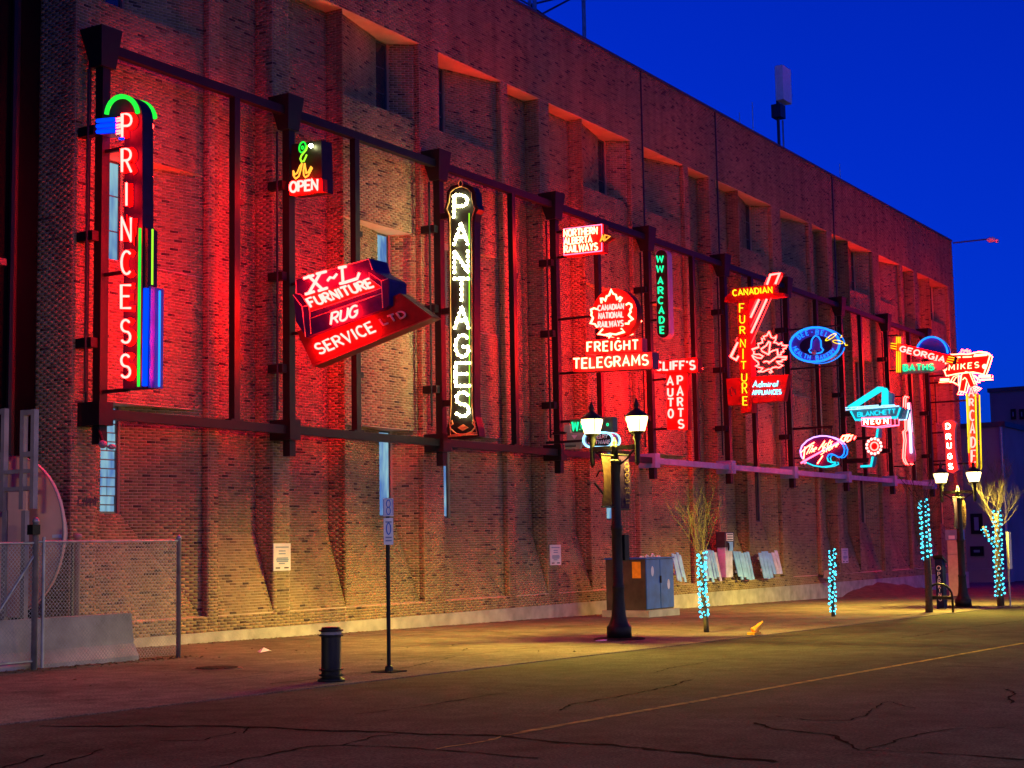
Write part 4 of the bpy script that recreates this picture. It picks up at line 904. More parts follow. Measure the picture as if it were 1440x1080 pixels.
lampB, zz2 = street_lamp(onG(1355,854), 'far twin lantern street lamp near the end of the brick wall', (700,692,678,665,706), 2.0)
B2 = WL[lampB.name]
banner(lampB, B2.x+.18, B2.y, zz2(742), zz2(700), .5, M['brownb'], 'IT IS GOOD'); banner(lampB, B2.x-.18, B2.y, zz2(742), zz2(700), -.5, M['purple'], '')

# ================================================================== STREET FURNITURE
p = onG(466,958); t = thing('bollard', 'short black ribbed bollard on the sidewalk edge', 'bollard', p); H = zat(p.x, p.y, 882)-p.z
MB().lathe(p, [(.20,0),(.20,.03),(.155,.05),(.145,.06),(.145,H*.96),(.135,H)], 20).build('post', M['lampblack'], t, True)
for k in (.10, .20, .83, .92): MB().lathe((p.x,p.y,p.z+H*k), [(.146,0),(.178,.006),(.178,.026),(.146,.03)], 20).build('ring', M['lampblack'], t)
MB().lathe((p.x,p.y,p.z+H*.86), [(.1465,0),(.150,.002),(.150,.045),(.1465,.047)], 20).build('reflective_band', M['greypaint'], t)

p = onG(547,945); t = thing('sign_pole', 'thin black pole on a base plate carrying two small blue and white signs', 'street sign', p)
MB().box((p.x-.20,p.y-.20,p.z), (p.x+.20,p.y+.20,p.z+.018)).build('base_plate', M['joint'], t)
MB().lathe((p.x,p.y,p.z+.018), [(.07,0),(.06,.07),(.033,.09),(.033,zat(p.x,p.y,702)-p.z)], 10).build('pole', M['black'], t)
def plate(y0, y1, mt, w=.15):
    za, zb = zat(p.x,p.y,y1), zat(p.x,p.y,y0); d = Vector((.80,-.60,0)); c = Vector((p.x,p.y,0))+Vector((-.60,-.80,0))*.045
    o = MB().prism([c-d*w/2+Vector((0,0,za)), c+d*w/2+Vector((0,0,za)), c+d*w/2+Vector((0,0,zb)), c-d*w/2+Vector((0,0,zb))], (.6*.006,.8*.006,0)).build('plate', mt, t)
    return o, c+Vector((-.6,-.8,0))*.006, d, za, zb
o, c, d, za, zb = plate(701, 726, M['white'], .17)
zm = (za+zb)/2; rr = (zb-za)*.21
for q in (-1, 1): MB().tube([c+d*(rr*.55*math.cos(a*math.pi/6))+Vector((0,0,zm+q*rr*.95+rr*math.sin(a*math.pi/6))) for a in range(12)], .010, 4, flat=.003, nrm=(-.6,-.8,0), closed=True).build('symbol', M['signblue'], o)
MB().tube([c-d*.075+Vector((0,0,za+.02)), c-d*.075+Vector((0,0,zb-.02)), c+d*.075+Vector((0,0,zb-.02)), c+d*.075+Vector((0,0,za+.02))], .006, 4, flat=.003, nrm=(-.6,-.8,0), closed=True).build('border', M['signblue'], o)
o, c, d, za, zb = plate(728.5, 766, M['white'], .155)
MB().tube([c+d*(.035*math.cos(a*math.pi/6))+Vector((0,0,za+(zb-za)*.6+.09*math.sin(a*math.pi/6))) for a in range(12)], .012, 4, flat=.003, nrm=(-.6,-.8,0), closed=True).build('symbol', M['signblue'], o)
for k in (.15, .27, .85): MB().bar(c-d*.05+Vector((0,0,za+(zb-za)*k)), c+d*.05+Vector((0,0,za+(zb-za)*k)), .004, .02).build('print_line', M['bluegrey'], o)

# utility cabinet
a = onG(909,868); X, Y, z0 = a.x, a.y, gz(a.x); w = onG(954,865).x-X; D_ = 1.35; zt = zat(X, Y, 784)
t = thing('utility_cabinet', 'blue double-door utility cabinet on a concrete pad beside the brick wall', 'utility cabinet', (X, Y, z0))
MB().box((X-.12,Y-.15,z0-.1), (X+w+.12,Y+D_+.1,z0+.20)).build('pad', M['concrete'], t)
MB().box((X,Y,z0+.20), (X+w,Y+D_,zt-.05)).build('body', M['box2'], t)
MB().box((X-.04,Y-.05,zt-.05), (X+w+.04,Y+D_+.03,zt)).build('lid', M['box'], t)
for q in (0, 1):
    o = MB().box((X+.02+q*w/2,Y-.035,z0+.24), (X+w/2-.015+q*w/2-.01,Y-.002,zt-.07)).build('door', M['box'], t)
    MB().lathe((X+w/4+(q-.3)*w/2+.3, Y-.04, zt-.55-.35*q), [(.0,0)], 3) if False else None
    cx, cz = X+w*(.22+.58*q), zt-.42-.42*q
    MB().prism([(cx+.09*math.cos(k*math.pi/5), Y-.040, cz+.16*math.sin(k*math.pi/5)) for k in range(10)], (0,.004,0)).build('sticker', M['palewood'], o)
MB().box((X+w/2-.04,Y-.075,z0+1.0), (X+w/2+.02,Y-.037,z0+1.22)).build('handle', M['black'], t)
ya, yb = onX(889,800,X).y, onX(901,800,X).y; MB().box((X-.008,yb,zat(X,yb,813)), (X-.001,ya,zat(X,ya,790))).build('warning_label', M['label_y'], t)
for k in range(4):
    px_ = X+.25+k*.38; MB().tube([(px_,Y+.3,zt),(px_+.05,Y+.28,zt+.02+.04*(k % 3)),(px_+.22,Y+.3,zt+.01)], .03, 5).build('paper_scrap', M['white'], t)

# notices on the wall
def notice(x0, y0, x1, y1, label):
    a = onY(x0, y1, -.02); b = onY(x1, y0, -.02); t = thing('wall_notice', label, 'notice', (a.x, -.02, a.z), 'printed notices on the brick wall')
    MB().box((a.x,-.035,a.z), (b.x,-.013,b.z)).build('plate', M['offwhite'], t)
    h = b.z-a.z; w = b.x-a.x
    for k, (q0, q1) in ((.84,(.12,.88)), (.70,(.3,.7)), (.60,(.3,.7)), (.44,(.18,.85)), (.38,(.15,.88)), (.32,(.18,.85)), (.24,(.3,.65))): MB().box((a.x+w*q0,-.038,a.z+h*k), (a.x+w*q1,-.0355,a.z+h*k+.028)).build('print_line', M['bluegrey'], t)
    for q in (.12, .62): MB().box((a.x+w*q,-.038,a.z+h*.08), (a.x+w*(q+.26),-.0355,a.z+h*.13)).build('print_line', M['ink'], t)
notice(384,764,408,803, 'white notice plate on the pier below the sofa shaped sign'); notice(773.5,766,788,795, 'white notice plate left of the nearer street lamp'); notice(1184,771,1192,792, 'small white notice plate on the wall beside the second lit sapling')

# payphone
a = onY(1019,812,-.30); b = onY(1030,748,-.30); t = thing('payphone', 'grey payphone mounted on the wall between slatted panels', 'payphone', (a.x, -.3, a.z)); w = b.x-a.x; h = b.z-a.z
MB().box((a.x,-.02,a.z), (a.x+w*1.1,-.0,b.z)).build('back_plate', M['steel2'], t)
MB().box((a.x+.05,-.34,a.z), (a.x+w*.8,-.02,a.z+h*.66)).build('pedestal', M['palewood'], t); MB().box((a.x,-.36,a.z+h*.66), (a.x+w,-.02,b.z)).build('hood', M['steel2'], t)
MB().box((a.x+w*.15,-.38,a.z+h*.80), (a.x+w*.85,-.362,b.z-.05)).build('header_panel', M['white'], t); MB().box((a.x+w*.3,-.40,a.z+h*.58), (a.x+w*.75,-.362,a.z+h*.78)).build('phone_body', M['paleblue'], t)
MB().tube([(a.x+w*.2,-.42,a.z+h*.60),(a.x+w*.2,-.44,a.z+h*.68),(a.x+w*.2,-.42,a.z+h*.76)], .03, 6).build('handset', M['black'], t)
for k in range(3): MB().box((a.x+w*.2,-.384,b.z-.12-k*.09), (a.x+w*.8,-.381,b.z-.085-k*.09)).build('print_line', M['ink'], t)

# slatted panels tilted out from the wall
def slats(x0, x1, yt, yb, n, label, mix=0):
    A = onY(x0, yt, -.05).x; Bx = onY(x1, yt, -.05).x; zt_ = onY(x0, yt, -.05).z; zb_ = onY((x0+x1)/2, yb, -.4).z
    t = thing('slatted_panel', label, 'slatted panel', (A, -.1, zb_), 'pale slatted panels on the brick wall'); w = (Bx-A)/n
    for i in range(n):
        u = random.uniform(-.05,.07); v = random.uniform(-.12,.06); xa = A+i*w+w*.06; xb = A+(i+1)*w-w*.06
        MB().prism([(xa,-.10,zt_+u),(xb,-.10,zt_+u),(xb,-.30,zb_+v),(xa,-.30,zb_+v)], (0,.035,.012)).build('slat', M['palewood'] if i >= n-mix else M['paleblue'], t)
    for k in (.25, .75): z = zt_+(zb_-zt_)*k; MB().box((A,-.10-.20*k+.04,z-.05), (Bx,-.10-.20*k+.09,z+.05)).build('rail', M['palewood'], t)
    for q in (.2, .8): MB().box((A+(Bx-A)*q-.03,-.24,zb_+.15), (A+(Bx-A)*q+.03,0,zb_+.21)).build('bracket', M['steel2'], t)
slats(943,956,780,815,4,'pale slatted panel just behind the utility cabinet'); slats(984,1006,776,815,6,'pale slatted panel behind the nearest lit sapling',1)
slats(1029,1052,777,813,6,'pale slatted panel right beside the payphone'); slats(1065,1092,777,810,6,'pale slatted panel farthest along the wall past the payphone',2)

# fallen traffic cone, litter, wall floodlight
p = onG(1060,893); t = thing('fallen_cone', 'small yellow traffic cone knocked over on the sidewalk edge', 'traffic cone', p)
ax = Vector((.55,-.45,.62)).normalized(); MB().bar(p+Vector((-.16,0,.04)), p+Vector((.10,-.05,.04)), .2, .05).build('base', M['cone'], t)
MB().tube([p+Vector((0,0,.08)), p+Vector((0,0,.08))+ax*.16, p+Vector((0,0,.08))+ax*.32], [.10,.06,.025], 10).build('cone_body', M['cone'], t)
p = onG(371,917); tag(MB().add([p+Vector(v) for v in ((-.20,-.08,.004),(.05,-.12,.03),(.22,-.02,.006),(.10,.08,.05),(-.12,.06,.02),(0,0,.09))], [(0,1,5),(1,2,5),(2,3,5),(3,4,5),(4,0,5),(0,4,3,2,1)]).build('litter', M['white']), 'crumpled white paper lying on the sidewalk', 'litter')
p = onG(847,901); tag(MB().box((p.x-.2,p.y-.06,p.z+.001), (p.x+.2,p.y+.05,p.z+.02)).build('litter', M['palewood']), 'flat pale scrap lying beside the nearer street lamp base', 'litter')
p = onY(1165,810,-.5); t = thing('wall_floodlight', 'small unlit floodlight box on the foundation behind the second lit sapling', 'floodlight', (p.x,-.5,p.z)); MB().prism([(p.x-.2,-.6,p.z-.1),(p.x+.25,-.6,p.z-.25),(p.x+.3,-.6,p.z+.15),(p.x-.1,-.6,p.z+.25)], (0,.25,0)).build('housing', M['greypaint'], t); MB().box((p.x-.04,-.35,p.z-.05), (p.x+.04,-.05,p.z+.05)).build('bracket', M['steel2'], t)

# ---- far kerb furniture
p = onG(1325,856); t = thing('parking_pillar', 'dark navy PARKING pillar with a slanted top near the far street lamp', 'parking pillar', p); X, Y, Z0 = p; zt = zat(X,Y,785); w = .36
MB().prism([(X-w/2,Y-.12,Z0),(X+w/2,Y-.12,Z0),(X+w/2,Y-.12,zt-.12),(X-w/2,Y-.12,zt-.02)], (0,.24,0)).build('body', M['navy'], t)
MB().prism([(X-w/2-.06,Y-.16,zt+.02),(X+w/2+.06,Y-.16,zt-.16),(X+w/2+.06,Y-.16,zt-.10),(X-w/2-.06,Y-.16,zt+.10)], (0,.32,0)).build('cap', M['black'], t)
def face_text(t, word, x, yy, z0, z1, h, mt, vertical=True):
    n = len(word)
    for i, ch in enumerate(word):
        w_, gl = GL[ch]; zc = z1-(z1-z0)*(i+.9)/n; m = MB()
        for l in gl: m.tube([(x, yy+(w_/2-gx)*h*1.2, zc+gy*h) for gx, gy in l], .012, 4, flat=.004, nrm=(-1,0,0))
        if m.v: m.build('letter', mt, t)
face_text(t, 'PARKING', X-w/2-.006, Y, Z0+.25, zt-.45, .12, M['white']); MB().tube([(X-w/2-.006, Y+.07*math.cos(a*math.pi/6), zt-.32+.07*math.sin(a*math.pi/6)) for a in range(12)], .014, 4, flat=.004, nrm=(-1,0,0), closed=True).build('symbol', M['white'], t)
p = onG(1322,861); t = thing('bike_rack', 'black arched bicycle rack at the foot of the lit tree', 'bicycle rack', p); zt = zat(p.x,p.y,821)-p.z; R_ = .40
MB().tube([p+Vector((0,R_,0)), p+Vector((0,R_,zt-R_))]+[p+Vector((0,R_*math.cos(a),zt-R_+R_*math.sin(a))) for a in [k*math.pi/10 for k in range(1,10)]]+[p+Vector((0,-R_,zt-R_)), p+Vector((0,-R_,0))], .035, 8).build('hoop', M['black'], t, True)
MB().box((p.x-.02,p.y-R_,p.z+zt*.45), (p.x+.02,p.y+R_,p.z+zt*.57)).build('cross_bar', M['black'], t)
p = onG(1347,838); X, Y, Z0 = p; t = thing('beige_column', 'tall beige information column with a blue grey head behind the far street lamp', 'information column', p); wy = .62; zt = zat(X,Y,745)
MB().box((X-.2,Y-wy/2,Z0), (X+.2,Y+wy/2,zat(X,Y,780))).build('lower_panel', M['beige'], t); MB().box((X-.19,Y-wy/2+.01,zat(X,Y,779.5)), (X+.19,Y+wy/2-.01,zat(X,Y,760))).build('upper_panel', M['beige'], t)
MB().box((X-.22,Y-wy/2-.06,zat(X,Y,759.5)), (X+.22,Y+wy/2+.06,zt)).build('head', M['bluegrey'], t); MB().box((X-.225,Y-.05,zt-.4), (X-.221,Y+.22,zt-.25)).build('print_line', M['white'], t)
# back of parking signs and barricade
p = onG(1421,853); t = thing('parking_sign_back', 'pale plates of a street sign on a thin post at the right edge', 'street sign', p); X, Y, Z0 = p
MB().tube([p, (X,Y,zat(X,Y,748))], .03, 6).build('post', M['galv'], t)
for q in (-.17, .05): MB().prism([(X+q,Y-.05+q*.2,zat(X,Y,800)),(X+q+.16,Y-.09+q*.2,zat(X,Y,800)),(X+q+.16,Y-.09+q*.2,zat(X,Y,748)),(X+q,Y-.05+q*.2,zat(X,Y,748))], (.01,.02,0)).build('plate', M['cream'], t)
p = onG(1433,805); t = thing('traffic_barricade', 'orange board barricade on pale legs at the right edge', 'barricade', p); X, Y, Z0 = p; r_ = Vector((RT.x, RT.y, 0)).normalized()
za, zb = zat(X,Y,784), zat(X,Y,759)
MB().prism([p-r_*.16+Vector((0,0,za-Z0)), p+r_*.16+Vector((0,0,za-Z0)), p+r_*.16+Vector((0,0,zb-Z0)), p-r_*.16+Vector((0,0,zb-Z0))], (.05,.03,0)).build('board', M['orange'], t)
for q in (-.12, .12): MB().tube([p+r_*q+Vector((0,0,za-Z0)), p+r_*(q+.12)+Vector((0,0,.5)), p+r_*(q+.4)], .04, 6).build('leg', M['white'], t)

# ================================================================== TREES WITH LIGHT STRINGS
ledm = bpy.data.meshes.new('led_bulb'); _b = MB().ball((0,0,0), .030, 6, 4); ledm.from_pydata([tuple(v) for v in _b.v], [], _b.f); ledm.materials.append(M['led'])
def tree(px, py, ytop, yspl, label, seed, rad, spread, nb, mt, depth=3, lean=0.0, tw=.15):
    R = random.Random(seed); p = onG(px, py); X, Y, Z0 = p; Hs = zat(X,Y,yspl)-Z0; H = zat(X,Y,ytop)-Z0
    t = thing('tree', label, 'tree', p, 'bare street trees wrapped with lights')
    path = []; n = 8
    for i in range(n+1): k = i/n; path.append(p+Vector((lean*k+.03*math.sin(5*k+seed), .03*math.cos(4*k+seed), Hs*k-.03*(i == 0))))
    MB().tube(path, [rad*(1.15-.35*i/n) for i in range(n+1)], 8).build('trunk', M['bark'], t, True)
    m = MB()
    def grow(a, d, ln, r, lev):
        pts = [a]; dd = d.copy(); q = a
        for i in range(5):
            dd = (dd+Vector((R.uniform(-.2,.2),R.uniform(-.2,.2),R.uniform(-.02,.16)))).normalized(); q = q+dd*ln/5; pts.append(q)
        m.tube(pts, [r*(1-.16*i) for i in range(6)], 4)
        if lev > 0:
            for _ in range(R.randint(3, 5)):
                k = R.randint(1, 4); e = (dd+Vector((R.uniform(-.7,.7),R.uniform(-.7,.7),R.uniform(-.05,.4)))).normalized(); grow(pts[k], e, ln*R.uniform(.45,.7), r*.55, lev-1)
    for i in range(nb):
        a = 2*math.pi*i/nb+R.uniform(-.3,.3); d = Vector((math.cos(a)*spread, math.sin(a)*spread, 1)).normalized()
        st = path[-1]+(path[-3]-path[-1])*R.uniform(0, .9); grow(st, d, (H-Hs)*R.uniform(.55,.85), rad*tw, depth-1)
    struct(m.build('crown', mt, t), 'stuff')
    return t, path, rad
def wrap(path, rad, z0, z1, turns, n, label, seed, jit=.03):
    R = random.Random(seed); p = path[0]; t = thing('string_lights', label, 'string lights', (p.x, p.y, z0), 'light strings wound around the street trees')
    def pos(z): 
        for a, b in zip(path[:-1], path[1:]):
            if a.z <= z <= b.z: return a.lerp(b, (z-a.z)/max(1e-6, b.z-a.z))
        return path[-1].copy() if z > path[-1].z else path[0].copy()
    wire = []
    for i in range(n*4):
        k = i/(n*4-1); z = z0+(z1-z0)*k; c = pos(z); a = k*turns*2*math.pi
        wire.append(Vector((c.x+math.cos(a)*(rad+.012), c.y+math.sin(a)*(rad+.012), z)))
    MB().tube(wire, .006, 4).build('wire', M['black'], t)
    for i in range(n):
        q = wire[i*4]; c = pos(q.z); d = Vector((q.x-c.x, q.y-c.y, 0)).normalized(); place(ledm, 'bulb', q+d*R.uniform(.01,.05)+Vector((0,0,R.uniform(-jit,jit))), t).scale = (R.uniform(.55,1.25),)*3
t1, pa, ra = tree(992,889,650,775,'slender many-stemmed bare sapling in front of the slatted panels',3,.055,.42,8,M['twig'],3,-.06)
X, Y = pa[0].x, pa[0].y; wrap(pa, ra, zat(X,Y,868), zat(X,Y,777), 15, 78, 'cyan light string around the sapling nearest the cabinet', 1)
t2, pa, ra = tree(1173,867,690,770,'thin bare sapling alone in the middle of the far sidewalk',5,.05,.12,3,M['bark'],2,-.02)
X, Y = pa[0].x, pa[0].y; wrap(pa, ra, zat(X,Y,862), zat(X,Y,772), 15, 72, 'cyan light string around the lone thin sapling', 2)
t3, pa, ra = tree(1306,861,620,705,'bare dark street tree beside the bicycle rack',8,.10,.55,6,M['bark'],3,.05)
X, Y = pa[0].x, pa[0].y; wrap(pa, ra, zat(X,Y,787), zat(X,Y,702), 12, 84, 'cyan light string high on the tree beside the bicycle rack', 3)
t4, pa, ra = tree(1408,852,620,722,'bare spreading street tree at the right edge',11,.11,.75,7,M['bark'],4,-.05)
X, Y = pa[0].x, pa[0].y; wrap(pa, ra, zat(X,Y,840), zat(X,Y,716), 18, 120, 'dense cyan light string on the rightmost tree', 4)
a = pa[5]; br = [a, a+Vector((-.25,.22,.35)), a+Vector((-.35,.38,.75))]; MB().tube(br, [.06,.05,.04], 6).build('limb', M['bark'], t4); wrap(br, .05, br[0].z, br[-1].z, 6, 22, 'short cyan light string on the side limb of the rightmost tree', 5)

# ================================================================== YARD ON THE LEFT
FY = -3.45
fence = thing('chain_link_fence', 'galvanised chain link fence and gate in front of the yard', 'fence', (17.8, FY, gz(18)))
xa, xb = onY(48,900,FY).x, onY(251,900,FY).x; zf = zat(xa, FY, 762)
for x, yt, r_ in ((xa, 733, .052), (xb, 757, .045)): MB().lathe((x,FY,gz(x)-.02), [(r_,0),(r_,zat(x,FY,yt)-gz(x)),(r_*1.2,zat(x,FY,yt)-gz(x)+.01),(r_*.9,zat(x,FY,yt)-gz(x)+.06),(.005,zat(x,FY,yt)-gz(x)+.09)], 12).build('post', M['galv'], fence, True)
MB().tube([(xa+.16,FY-.02,gz(xa)+.02),(xa+.16,FY-.02,zf+.08)], .028, 8).build('gate_stile', M['galv'], fence)
MB().tube([(xa,FY,zf),(xb,FY,zf)], .024, 8).build('top_rail', M['galv'], fence)
MB().tube([(11,FY,zf-.02),(xa,FY,zf-.02)], .024, 8).build('top_rail', M['galv'], fence); MB().tube([(11,FY,gz(14)+.10),(xa,FY,gz(14)+.10)], .024, 8).build('bottom_rail', M['galv'], fence)
q = onY(0,858,FY); MB().tube([(xa,FY,zat(xa,FY,778)), (q.x,FY,q.z), (q.x-.8,FY,q.z-.85)], .02, 8).build('brace', M['galv'], fence)
MB().box((xa-.14,FY-.09,zat(xa,FY,752)), (xa+.02,FY+.05,zat(xa,FY,738))).build('hinge', M['black'], fence)
def mesh_fill(x0, x1, z0, z1):
    m = MB(); st = .075; h = z1-z0; x = x0-h
    while x < x1:
        for s_ in (1, -1):
            a0, a1 = (x, x+h)
            za, zb = (z0, z1) if s_ > 0 else (z1, z0)
            k0 = max(0, (x0-a0)/h); k1 = min(1, (x1-a0)/h)
            if k1 > k0: m.tube([(a0+h*k0, FY+.004*s_, za+(zb-za)*k0), (a0+h*k1, FY+.004*s_, za+(zb-za)*k1)], .0042, 3)
        x += st
    struct(m.build('wire_mesh', M['galv'], fence), 'stuff')
mesh_fill(xa+.05, xb-.05, gz(20)+.05, zf-.02); mesh_fill(11, xa-.05, gz(14)+.12, zf-.05)
p = onY(109,760,-1.9); t = thing('steel_pipe_post', 'rusty pipe post behind the concrete barrier', 'post', (p.x,-1.9,gz(p.x))); zt = zat(p.x,-1.9,750)
MB().lathe((p.x,-1.9,gz(p.x)), [(.055,0),(.055,zt-.1),(.085,zt-.08),(.085,zt-.02),(.03,zt)], 12).build('pipe', M['reelmetal'], t, True); MB().tube([(p.x-.12,-1.9,gz(p.x)),(p.x-.12,-1.9,zt-.15)], .03, 6).build('side_pipe', M['steel2'], t)
# concrete barriers
def barrier(x1_, ln, label):
    y0 = -3.05; prof = [(-.30,0),(-.30,.10),(-.17,.32),(-.10,.86),(.10,.86),(.17,.32),(.30,.10),(.30,0)]; z0 = gz(x1_)-.01
    o = MB().prism([(x1_, y0+.05+a, z0+b) for a, b in prof], (-ln,0,0)).build('concrete_barrier', M['concrete_d']); return tag(o, label, 'barrier', 'concrete barriers behind the fence')
xe = onY(190,900,-3.2).x; barrier(xe, 3.3, 'worn concrete road barrier ending near the building corner'); barrier(xe-3.36, 3.3, 'worn concrete road barrier behind the gate at the left edge')
# cable reel on its trailer
RX = 18.6; c = onX(13,752,RX); R_ = zat(RX,c.y,641)-c.z
t = thing('cable_reel', 'large pinkish cable reel standing behind the fence', 'cable reel', (RX, c.y, c.z-R_))
def disc(x, r, th): return MB().prism([(x, c.y+r*math.cos(2*math.pi*i/48), c.z+r*math.sin(2*math.pi*i/48)) for i in range(48)], (th,0,0))
disc(RX, R_, .05).build('flange', M['reel'], t); disc(RX+.05, R_*.55, .6).build('drum', M['reelmetal'], t)
MB().tube([(RX-.012, c.y+R_*.995*math.cos(2*math.pi*i/48), c.z+R_*.995*math.sin(2*math.pi*i/48)) for i in range(48)], .014, 4, closed=True).build('rim', M['reelmetal'], t)
a = onX(79,754,RX-.01); MB().box((RX-.012,a.y-.13,a.z-.03), (RX-.003,a.y+.10,a.z+.03)).build('label_plate', M['white'], t)
t = thing('reel_trailer', 'pale steel reel trailer with tall looped uprights behind the fence', 'trailer', (RX-.4, c.y, gz(RX)))
def loopup(xl, xr, yt, yb):
    X_ = RX-.35; y1_, y2_ = onX(xl,650,X_).y, onX(xr,650,X_).y; za, zb = zat(X_,y1_,yb), zat(X_,y1_,yt)
    for yy in (y1_, y2_): MB().box((X_-.05,yy-.045,za), (X_+.05,yy+.045,zb)).build('upright', M['reelmetal'], t)
    for z in (zb-.05, za+(zb-za)*.55): MB().box((X_-.049,y2_+.045,z-.045), (X_+.049,y1_-.045,z+.045)).build('cross_tie', M['reelmetal'], t)
loopup(33,48,577,716); loopup(-9,6,576,720)
X_ = RX-.35; ya, yb = onX(14,690,X_).y, onX(38,690,X_).y
MB().box((X_-.03,yb,zat(X_,ya,868)), (X_+.03,ya,zat(X_,ya,692))).build('side_plate', M['reel'], t)
for z in (664, 688): MB().box((X_-.04,onX(46,690,X_).y,zat(X_,ya,z)-.035), (X_+.04,onX(4,690,X_).y,zat(X_,ya,z)+.035)).build('cross_bar', M['reelmetal'], t)
for xx in (9, 36): yy = onX(xx,700,X_).y; MB().box((X_-.045,yy-.05,gz(RX)), (X_+.045,yy+.05,zat(X_,yy,718))).build('leg', M['reelmetal'], t)
MB().box((X_-.1,c.y-1.2,gz(RX)+.35), (X_+1.8,c.y-1.05,gz(RX)+.5)).build('chassis_rail', M['reelmetal'], t)
# dark neighbour set back on the left
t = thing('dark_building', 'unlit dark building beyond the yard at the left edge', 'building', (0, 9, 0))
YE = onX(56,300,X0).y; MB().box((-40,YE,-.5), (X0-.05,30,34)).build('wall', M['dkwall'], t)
p = onY(19,300,YE-.1); MB().tube([(p.x,YE-.1,.2),(p.x,YE-.1,30)], .09, 8).build('downpipe', M['steel'], t)
p = onY(6,368,YE-.2); MB().box((p.x-.10,YE-.2,p.z-.07), (p.x+.06,YE-.002,p.z+.07)).build('junction_box', M['steel2'], t)
# cameras on the first frame post, graffiti
p = onX(150,625,PX[0]); t = thing('security_camera', 'small dome security camera under the first frame post', 'security camera', (PX[0], p.y, p.z-.2))
MB().ball((PX[0]-.1, p.y, p.z), .085, 10, 7).build('dome', M['greypaint'], t); MB().tube([(PX[0]-.1,p.y,p.z+.05),(PX[0]-.1,p.y+.1,p.z+.25),(PX[0]-.1,SO+.05,p.z+.45)], .035, 6).build('bracket', M['steel'], t); MB().ball((PX[0]-.05, p.y-.2, p.z-.06), .07, 10, 7, 1.4, 1, .8).build('camera_body', M['greypaint'], t)
gr = []
for w_ in ([(114,700),(110,703),(110,710),(114,711),(116,708)], [(117,711),(119,701),(121,710)], [(122,712),(122,701),(125,702),(125,706),(122,707)], [(127,712),(127,701),(130,702),(130,706),(127,707)], [(132,711),(132,701)], [(134,711),(135,700),(138,702),(136,705)]): gr.append(w_)
t = thing('graffiti_tag', 'black scrawled graffiti tag on the first brick pier', 'graffiti', onY(122,712,-.012))
for w_ in gr: MB().tube([onY(x, y, -.013) for x, y in w_], .022, 4, flat=.002, nrm=(0,-1,0)).build('letter', M['ink'], t)

# ================================================================== ROOF THINGS
def roofpt(x, y, Y): return onY(x, y, Y)
a = roofpt(1100,190,1.6); t = thing('panel_antenna', 'pale panel antenna on a braced mast on the roof edge', 'antenna', (a.x, 1.6, 18.3)); X = a.x
za, zb = zat(X,1.6,145), zat(X,1.6,97)
MB().box((X-.55,1.25,za), (X+.45,1.62,zb)).build('panel', M['antenna'], t); MB().tube([(X-.05,1.75,18.3),(X-.05,1.75,zb+.1)], .07, 8).build('mast', M['steel2'], t)
MB().tube([(X+.5,1.75,18.3),(X+.5,1.75,zat(X,1.6,165))], .04, 6).build('stay', M['galv'], t)
for q in ((-1.6,.5,0,1.3), (.5,1.6,0,1.2), (-.8,.35,.6,.9)): MB().tube([(X+q[0],1.75,18.3+q[1]),(X+q[2],1.75,18.3+q[3]+.4)], .05, 6).build('brace', M['steel2'], t)
MB().box((X-.35,1.5,za-.7), (X+.25,1.95,za-.1)).build('mount', M['steel2'], t); MB().ball((X+.25,1.7,zb+.05), .12, 8, 5).build('cap_bolt', M['black'], t)
for x, y, h_, lab in ((1040,165,.9,'short white rod antenna left of the panel antenna'), (1058,150,1.6,'thin whip antenna between rod and panel antennas'), (1181,236,.8,'thin whip antenna on the far roof edge')):
    p = onY(x, y, 1.0); o = MB().lathe((p.x,1.0,18.3), [(.05,0),(.05,.5),(.022,.52),(.02,zat(p.x,1.0,y)-18.3+.2)], 8).build('rod_antenna', M['antenna']); tag(o, lab, 'antenna')
XA, XB = onY(752,20,1.2).x, onY(821,20,1.2).x; t = thing('roof_mast_frame', 'pale steel lattice mast base standing on the roof at the top edge', 'mast', (XA, 1.2, 18.3)); H = 8
for x in (XA, XB):
    for y in (1.2, 3.4): MB().tube([(x,y,18.3),(x,y,18.3+H)], .07, 6).build('leg', M['galv'], t)
for z in (19.3, 21.2, 23.1):
    for y in (1.2, 3.4): MB().tube([(XA,y,z),(XB,y,z)], .04, 6).build('tie', M['galv'], t)
    for x in (XA, XB): MB().tube([(x,1.2,z),(x,3.4,z)], .04, 6).build('tie', M['galv'], t)
for z in (19.3, 21.2): MB().tube([(XA,1.2,z),(XB,1.2,z+1.9)], .035, 6).build('diagonal', M['steel2'], t); MB().tube([(XB,1.2,z),(XB,3.4,z+1.9)], .035, 6).build('diagonal', M['steel2'], t)
p = onY(1337,334,-.05); q = onY(1364,336,-.05); t = thing('roof_camera', 'white security camera on a long arm at the far roof corner', 'security camera', (X1,-.1,18.5))
e = Vector((X1+.1,-.05,18.55)); f_ = e+Vector((.35,-1.9,.05)); MB().tube([e, f_], .04, 6).build('arm', M['steel2'], t); MB().ball(f_+Vector((0,-.15,-.05)), .17, 10, 6, 1, 1.5, 1).build('housing', M['white'], t); MB().ball(f_+Vector((0,-.45,-.15)), .13, 10, 6).build('dome', M['white'], t)

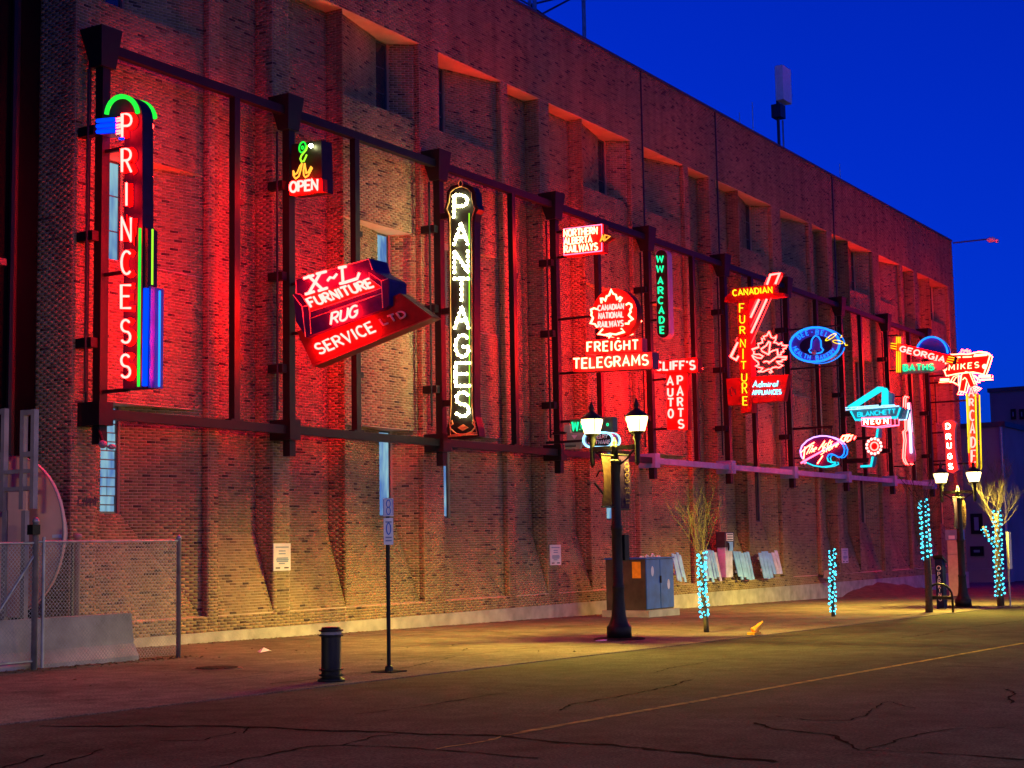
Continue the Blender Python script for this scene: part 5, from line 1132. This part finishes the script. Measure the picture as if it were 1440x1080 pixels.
# ================================================================== FAR BUILDINGS
def far_block(name, label, x0, x1, ytop, Xf, depth, mt, wins):
    """a block whose near face looks down the street; x0, x1 picture columns on the plane X = Xf"""
    a = onX(x0, 700, Xf).y; b = onX(x1, 700, Xf).y; zt = zat(Xf, (a+b)/2, ytop); t = thing(name, label, 'building', (Xf, (a+b)/2, gz(Xf)))
    MB().box((Xf,min(a,b),gz(Xf)-.5), (Xf+depth,max(a,b),zt)).build('wall', mt, t); MB().box((Xf-.15,min(a,b)-.15,zt), (Xf+depth,max(a,b)+.15,zt+.35)).build('roof', M['coping'], t)
    for (wx0, wy0, wx1, wy1) in wins:
        p0 = onX(wx0, wy1, Xf-.1); p1 = onX(wx1, wy0, Xf-.1)
        o = MB().box((Xf-.16,min(p0.y,p1.y),p0.z), (Xf-.02,max(p0.y,p1.y),p1.z)).build('window', M['black'], t)
        MB().box((Xf-.19,min(p0.y,p1.y)+.25,p0.z+.25), (Xf-.165,max(p0.y,p1.y)-.25,p1.z-.25)).build('pane', M['bluegrey'], o)
    return t
far_block('corner_building', 'grey low building beyond the far street corner', 1340, 1416, 602, 108, 25, M['farwall'], ((1366,722,1381,751), (1365,768,1383,782)))
far_block('tall_corner_building', 'taller dark building behind the low corner building', 1399, 1520, 548, 135, 30, M['farwall2'], ((1422,575,1428,590), (1434,575,1440,590), (1422,610,1428,625), (1434,610,1440,625)))
p = onX(1417,790,107.2); tag(MB().lathe((107.2,p.y,gz(107)), [(.22,0),(.16,1.0),(.11,zat(107.2,p.y,600)-gz(107))], 10).build('steel_pole', M['galv']), 'tall pale steel pole at the corner of the low building', 'pole')
a = onX(1362,800,104).y; b = onX(1420,800,104).y; tag(MB().box((104,b,gz(104)), (105,a,gz(104)+.9)).build('low_wall', M['farwall']), 'low grey wall in front of the corner building', 'wall')

# ================================================================== DIRT AND LEAVES
m = MB()
for i in range(1500):
    if i < 1000: x = random.uniform(21.6, 60); y = -.08-abs(random.gauss(0,.16))
    elif i < 1350: x = random.uniform(17, 21.6); y = -3.45+random.gauss(0,.22)
    else: x = random.uniform(14, 45); y = random.uniform(-9.5, -.5)
    r_ = random.uniform(.012,.04); a = random.uniform(0,6.28); z = gz(x)+.006; c_, s_ = math.cos(a)*r_, math.sin(a)*r_
    m.add([(x-c_,y-s_,z),(x+s_*.6,y-c_*.6,z+r_*.5),(x+c_,y+s_,z+.004),(x-s_*.6,y+c_*.6,z+r_*.4)], [(0,1,2),(0,2,3)])
lv = m.build('fallen_leaves', M['leaf'], origin=(20,0,0)); struct(lv, 'stuff')
a = onY(1195,838,-.5); b = onY(1312,828,-.5); n = 14; vs = []; fs = []
for i in range(n+1):
    for j in range(6):
        x = a.x+(b.x-a.x)*i/n; v = j/5; h_ = .55*math.sin(math.pi*i/n)**.8*(1-v)**1.3*random.uniform(.75,1.15); vs.append((x+random.uniform(-.3,.3), -.05-2.3*v, gz(x)+h_-.02))
for i in range(n):
    for j in range(5): fs.append((i*6+j, i*6+j+1, (i+1)*6+j+1, (i+1)*6+j))
struct(MB().add(vs, [f[::-1] for f in fs]).build('dirt_bank', M['dirt'], smooth=True))
